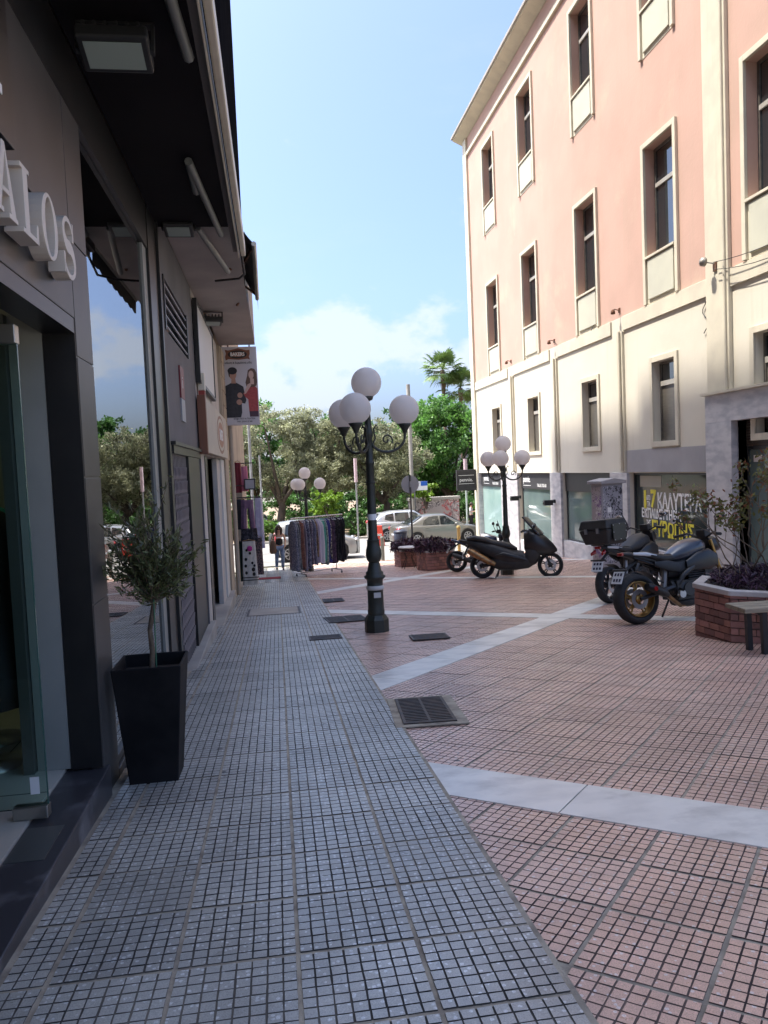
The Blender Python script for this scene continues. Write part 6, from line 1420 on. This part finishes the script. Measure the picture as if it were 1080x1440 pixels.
oliv('silvery olive tree seen behind the near lamp globes', 7.0, 49.6, 8.1, 2.9, 23, 22000)
oliv('olive tree leaning out beyond the left shops', -4.6, 51, 8.2, 3.0, 24, 12000)
def broad(label, x, y, h, w, seed, mt, n=18000): tree('broadleaf_tree', label, x, y, h, blob(random.Random(seed), w, w * .8, h * .22, h * .94, 46, .7, 1.4), n, mt, seed, .26, .15, .25, .22, 'broadleaf trees in the park', .5, .1)
broad('bright green tree beside the corner of the pink building', 12.4, 54, 9.6, 3.2, 31, m_green)
broad('dark green tree between olive tree and pink building', 9.2, 57, 9.8, 3.2, 32, m_dgreen)
broad('deep green tree hidden behind the olive trees at the centre', 4.2, 62, 9.0, 4.2, 33, m_dgreen)
broad('dark tree behind the olive tree by the hung clothes', -1.6, 62, 10.3, 3.4, 34, m_green)
broad('broad dark tree farther right behind the pink building', 18.0, 58, 9.8, 4.0, 35, m_dgreen)
broad('dark park tree far to the left of the lane', -9.0, 60, 9.5, 4.0, 36, m_dgreen, 12000)
broad('green park tree far to the right behind the building', 26.0, 60, 9.5, 4.4, 37, m_green, 12000)
broad('dark tree low behind the parked cars', 13.8, 62, 7.6, 4.0, 38, m_dgreen, 14000)
def palm(label, x, y, h, seed):
    t = thing('palm_tree', label, 'palm tree', T(x, y, 0), 0, 'palm trees behind the park'); r = random.Random(seed)
    rs = [((.02 * math.sin(i), 0, h * i / 24), .17 + (.04 if i % 2 else 0) + .05 * (i < 2) + .05 * max(0, i - 20) / 4) for i in range(25)]
    MB().tube([p for p, _ in rs], [q for _, q in rs], m_palmb, 12).build('trunk', t)
    vs = []; qs = []; tint = []
    for k in range(46):       # fan leaves: stalk then pleated fan of blades
        az = r.uniform(0, 2 * PI); el = R_(r.uniform(-50, 75)); st = r.uniform(.9, 1.5)
        d = Vector((math.cos(az) * math.cos(el), math.sin(az) * math.cos(el), math.sin(el))); base = Vector((0, 0, h)); tip = base + d * st
        side = d.cross(V(0, 0, 1)); side = side.normalized() if side.length > .1 else V(1, 0, 0); nrm = side.cross(d)
        o = len(vs); w = .025; vs += [base + side * w, base - side * w, tip - side * w, tip + side * w]; qs.append((o, o + 1, o + 2, o + 3)); tint.append(.5)
        tn = r.uniform(.2, .9)
        for j in range(17):
            a = R_(-105 + 210 * j / 16); e = d * math.cos(a) + side * math.sin(a); L = r.uniform(.95, 1.3); wv = nrm.cross(e).normalized() * .05
            p2 = tip + e * L * .6; p3 = tip + e * L + V(0, 0, -.22 * L)
            o = len(vs); vs += [tip, p2 - wv + nrm * .03, p3, p2 + wv - nrm * .03]; qs.append((o, o + 1, o + 2, o + 3)); tint.append(min(1, max(0, tn + r.uniform(-.15, .15))))
    fast_mesh('crown', np.array([v[:] for v in vs]), np.array(qs), [m_palmg], None, np.array(tint), t)
palm('taller palm with fan leaves rising behind the park trees', 17.0, 75, 14.0, 1); palm('palm with fan leaves nearest the corner of the pink building', 18.75, 75, 12.2, 2)
def bush(label, x, y, w, d, h, mt, seed, n=3500, ln=.14, wd=.08, name='bush', cat='bush', group='park bushes', z0=0.):
    t = thing(name, label, cat, T(x, y, .04 + z0), 0, group); rr = random.Random(seed)
    b = MB()
    for k in range(7): a = rr.uniform(0, 6.28); b.tube([(0, 0, -.05), (w * .3 * math.cos(a), d * .3 * math.sin(a), h * .4), (w * .6 * math.cos(a), d * .6 * math.sin(a), h * .75)], [.03, .02, .008], m_bark, 5)
    b.build('stems', t); crown('foliage', t, blob(rr, w, d, h * .1, h * .95, 14, h * .16, h * .3), n, ln, wd, mt, seed)
bush('low sunlit hedge bush left of the far lamp post', .7, 45.9, 1.3, .6, 1.3, m_hedge, 51); bush('second low sunlit bush behind the walking woman', -.9, 46.3, 1.0, .6, 1.5, m_hedge, 52)
tree('small_tree', 'small lime green tree above the clothes rack', 3.1, 46.2, 3.2, blob(random.Random(53), 1.15, .8, 1.5, 3.0, 16, .25, .45), 4200, m_lime, 53, .16, .10, .08, .5, 'small bright trees')
tree('small_tree', 'small lime green tree in front of the graffiti utility box', 9.1, 45.9, 3.4, blob(random.Random(54), .75, .6, 1.9, 3.4, 12, .22, .4), 2600, m_lime, 54, .16, .10, .06, .5, 'small bright trees')
bush('dark green bush under the olive trees', 5.6, 48.5, 1.5, .8, 1.5, m_dgreen, 55, 4500); bush('round dark bush between the pink topped pole and the cars', 4.9, 46.4, .7, .5, 1.3, m_dgreen, 56, 2600); bush('green bush at the right behind the standing man', 13.6, 48.5, 1.1, .7, 1.5, m_hedge, 57, 3200); bush('green bush behind the beige sedan', 7.3, 47.3, .9, .6, 1.5, m_hedge, 58, 3000)
bush('dark bush filling the gap under the right park trees', 11.2, 51.0, 2.4, .9, 2.6, m_dgreen, 59, 7000); bush('dark bush filling the gap under the left olive tree', -2.8, 50.5, 2.0, .9, 2.0, m_dgreen, 60, 5000); bush('shaded bush behind the lime green tree', 2.6, 52.5, 2.6, .9, 2.2, m_dgreen, 61, 7000); bush('shaded bush behind the utility box', 8.0, 53.0, 2.6, .9, 2.6, m_dgreen, 62, 7000)
bush('long dark shrub far behind the left park trees', -5.5, 66, 5.0, 1.2, 4.6, m_dgreen, 63, 9000, .3, .18); bush('long dark shrub far behind the central park trees', 5.0, 68, 6.0, 1.2, 4.8, m_dgreen, 64, 11000, .3, .18); bush('long dark shrub far behind the right park trees', 16.0, 67, 6.0, 1.2, 4.8, m_dgreen, 65, 11000, .3, .18)
for k, (x, y, w, h) in enumerate(((-3.5, 55.5, 2.6, 3.0), (1.2, 56.5, 2.8, 3.2), (5.6, 55.8, 2.6, 3.0), (10.4, 55.6, 2.6, 3.2), (15.2, 55.0, 2.6, 3.0))):
    bush(('shaded understorey bush far left behind the olive trunks', 'shaded understorey bush behind the second olive trunk', 'shaded understorey bush behind the third olive trunk', 'shaded understorey bush behind the graffiti utility box', 'shaded understorey bush behind the standing man')[k], x, y, w, 1.0, h, m_dgreen, 80 + k, 8000, .2, .12)
# --- potted olive by the shop
px_, py_ = -.77, 4.62; pzb = gz(4.62)
pt = thing('potted_tree', 'small olive tree in a tall black tapered pot beside the shop window', 'potted tree', (px_, py_, pzb)); m_pot = mat('black fibre pot', (.006, .006, .007), .75, c2=(.014, .013, .014), ns=4, spec=.2, bump=.1, bs=80)
def sq(w, z_, x0=0.): return [(-w + x0, -w, z_), (w + x0, -w, z_), (w + x0, w, z_), (-w + x0, w, z_)]
b = MB(); b.rings([sq(.135, .0), sq(.193, .70), sq(.178, .70), sq(.172, .62)], m_pot, False, False); b.add(sq(.135, 0), [(0, 3, 2, 1)], m_pot); b.build('pot', pt, .006, fix=False)
MB().box(-.173, .173, -.173, .173, .60, .625, m_earth).build('soil', pt)
m_thin = mat('young olive bark', (.17, .125, .085), .9, c2=(.11, .08, .055), ns=20, bump=.5, bs=60)
tk = MB(); tk.tube([(0, .0, .60), (.012, 0, .75), (.005, 0, .88), (.035, 0, 1.02), (.045, 0, 1.08)], [.017, .015, .014, .015, .012], m_thin, 8); tk.build('trunk', pt)
MB().tube([(.03, -.012, .60), (.045, -.012, 1.35)], .004, mat('green stake', (.05, .16, .09), .6), 5).build('stake', pt)
rp = random.Random(8); np8 = np.random.default_rng(8); tw = MB(); LP = []; LD = []
for k in range(125):
    az = rp.uniform(0, 2 * PI); up_ = rp.uniform(-.1, 1.9); L = rp.uniform(.20, .40)
    if k < 14: up_ = 2.6; L = rp.uniform(.45, .66); az = PI + rp.uniform(-.9, .9)
    st = Vector((.045, 0, 1.05 + rp.uniform(-.02, .14))); d = Vector((math.cos(az), math.sin(az) * .85, up_)).normalized(); p = st.copy(); pts = [p.copy()]
    for i in range(6):
        d = (d + Vector((rp.uniform(-.25, .25), rp.uniform(-.25, .25), rp.uniform(-.12, .22)))).normalized(); p = p + d * L / 6; pts.append(p.copy())
        for j in range(7 if i > 0 else 2):
            q = pts[-2].lerp(p, rp.random()); LP.append(q + Vector((rp.gauss(0, .012), rp.gauss(0, .012), rp.gauss(0, .012)))); LD.append(d)
    tw.tube([q[:] for q in pts], [.006, .005, .004, .003, .0025, .002, .0015], m_thin, 5)
tw.build('twigs', pt)
LPn = np.array([q[:] for q in LP]); LDn = np.array([q[:] for q in LD])
vv = leaf_quads(np8, LPn, LDn * 3.0, .052, .012); fast_mesh('crown', vv, np.arange(len(vv)).reshape(-1, 4), [mat('young olive leaves', (.115, .130, .052), .45, attr=True, rand=.6, trans=.2)], None, np8.random(len(LPn)), pt)
# --- plants in the planters
m_purp = mat('purple strap leaves', (.060, .026, .045), .5, attr=True, rand=.75, trans=.15); m_dry = mat('dry pale stalks', (.35, .25, .17), .8)
def purple(label, x, y, z0, R, n, seed, h=.18, ln=.16, wd=.025, group='purple planter plants'):
    t = thing('purple_plant', label, 'plant', (x, y, z0), 0, group); g = np.random.default_rng(seed)
    a = g.uniform(0, 2 * PI, n); r = R * np.sqrt(g.uniform(0, 1, n)); P = np.stack([r * np.cos(a), r * np.sin(a), g.uniform(.0, h, n) * (1.05 - .45 * (r / R))], 1)
    vv = leaf_quads(g, P, np.array([[0, 0, .8]]) + np.stack([np.cos(a), np.sin(a), 0 * a], 1) * .5, ln, wd); fast_mesh('foliage', vv, np.arange(len(vv)).reshape(-1, 4), [m_purp], None, g.random(n), t)
    b = MB(); rr = random.Random(seed)
    for k in range(max(8, n // 60)):
        a = rr.uniform(0, 6.28); q = R * rr.uniform(.2, .95); p = Vector((q * math.cos(a), q * math.sin(a), 0)); e = p + Vector((rr.uniform(-.12, .12), rr.uniform(-.12, .12), h * rr.uniform(.6, 1.2))); b.tube([p[:], p.lerp(e, .5)[:], e[:]], .004, m_dry, 4)
    b.build('dry_stalks', t)
zt = pl1.location.z + .575 + .12
purple('dense purple leaved plants filling the large brick planter', 5.32, 7.72, zt - .06, .60, 2600, 71, .26, .15, .018)
purple('purple leaved plants in the square planter beside the dark blue motorcycle', 4.70, 22.75, pl2.location.z + .70, .62, 1500, 72, .42, .20, .05); purple('purple leaved plants in the square planter behind the round table', 4.36, 25.3, pl3.location.z + .68, .62, 1500, 73, .40, .20, .05)
sh = thing('shrub', 'sparse leggy shrub with yellow green leaves growing in the large brick planter', 'shrub', (5.28, 7.75, zt - .06)); rs_ = random.Random(17); g17 = np.random.default_rng(17); b = MB(); LP = []
def grow(p, d, L, r, depth):
    pts = [p.copy()]
    for i in range(5):
        d = (d + Vector((rs_.uniform(-.28, .28), rs_.uniform(-.28, .28), rs_.uniform(-.08, .2)))).normalized(); p = p + d * L / 5; pts.append(p.copy())
    b.tube([q[:] for q in pts], [r * (1 - .12 * i) for i in range(6)], m_thin, 6)
    if depth == 0:
        c = pts[-1]
        for k in range(rs_.randint(22, 50)): LP.append(c + Vector((rs_.gauss(0, .045), rs_.gauss(0, .045), rs_.gauss(.0, .05))))
        return
    for k in range(2 if depth < 2 else 3):
        s = pts[rs_.choice((3, 4, 5, 5))]; nd = (d + Vector((rs_.uniform(-.9, .9), rs_.uniform(-.9, .9), rs_.uniform(-.1, .6)))).normalized(); grow(s, nd, L * rs_.uniform(.55, .8), r * .55, depth - 1)
for k, (dx, dy, dz, L) in enumerate(((-.75, -.1, .6, .62), (-.25, -.2, 1., .72), (.15, .0, 1., .80), (.5, .1, .8, .66), (-.5, .2, .8, .62), (.1, -.3, 1.0, .66))):
    grow(Vector((rs_.uniform(-.1, .1), rs_.uniform(-.1, .1), -.02)), Vector((dx, dy, dz)).normalized(), L, .014, 2)
b.build('branches', sh); LPn = np.array([q[:] for q in LP]); vv = leaf_quads(g17, LPn, np.zeros((len(LPn), 3)), .060, .030)
tn = g17.random(len(LPn)); fast_mesh('foliage', vv, np.arange(len(vv)).reshape(-1, 4), [mat('yellow green shrub leaves', (.13, .13, .035), .5, attr=True, rand=.5, trans=.3), mat('rusty shrub leaves', (.19, .075, .035), .6, attr=True, rand=.4, trans=.3)], (g17.random(len(LPn)) < .28).astype(np.int32), tn, sh)
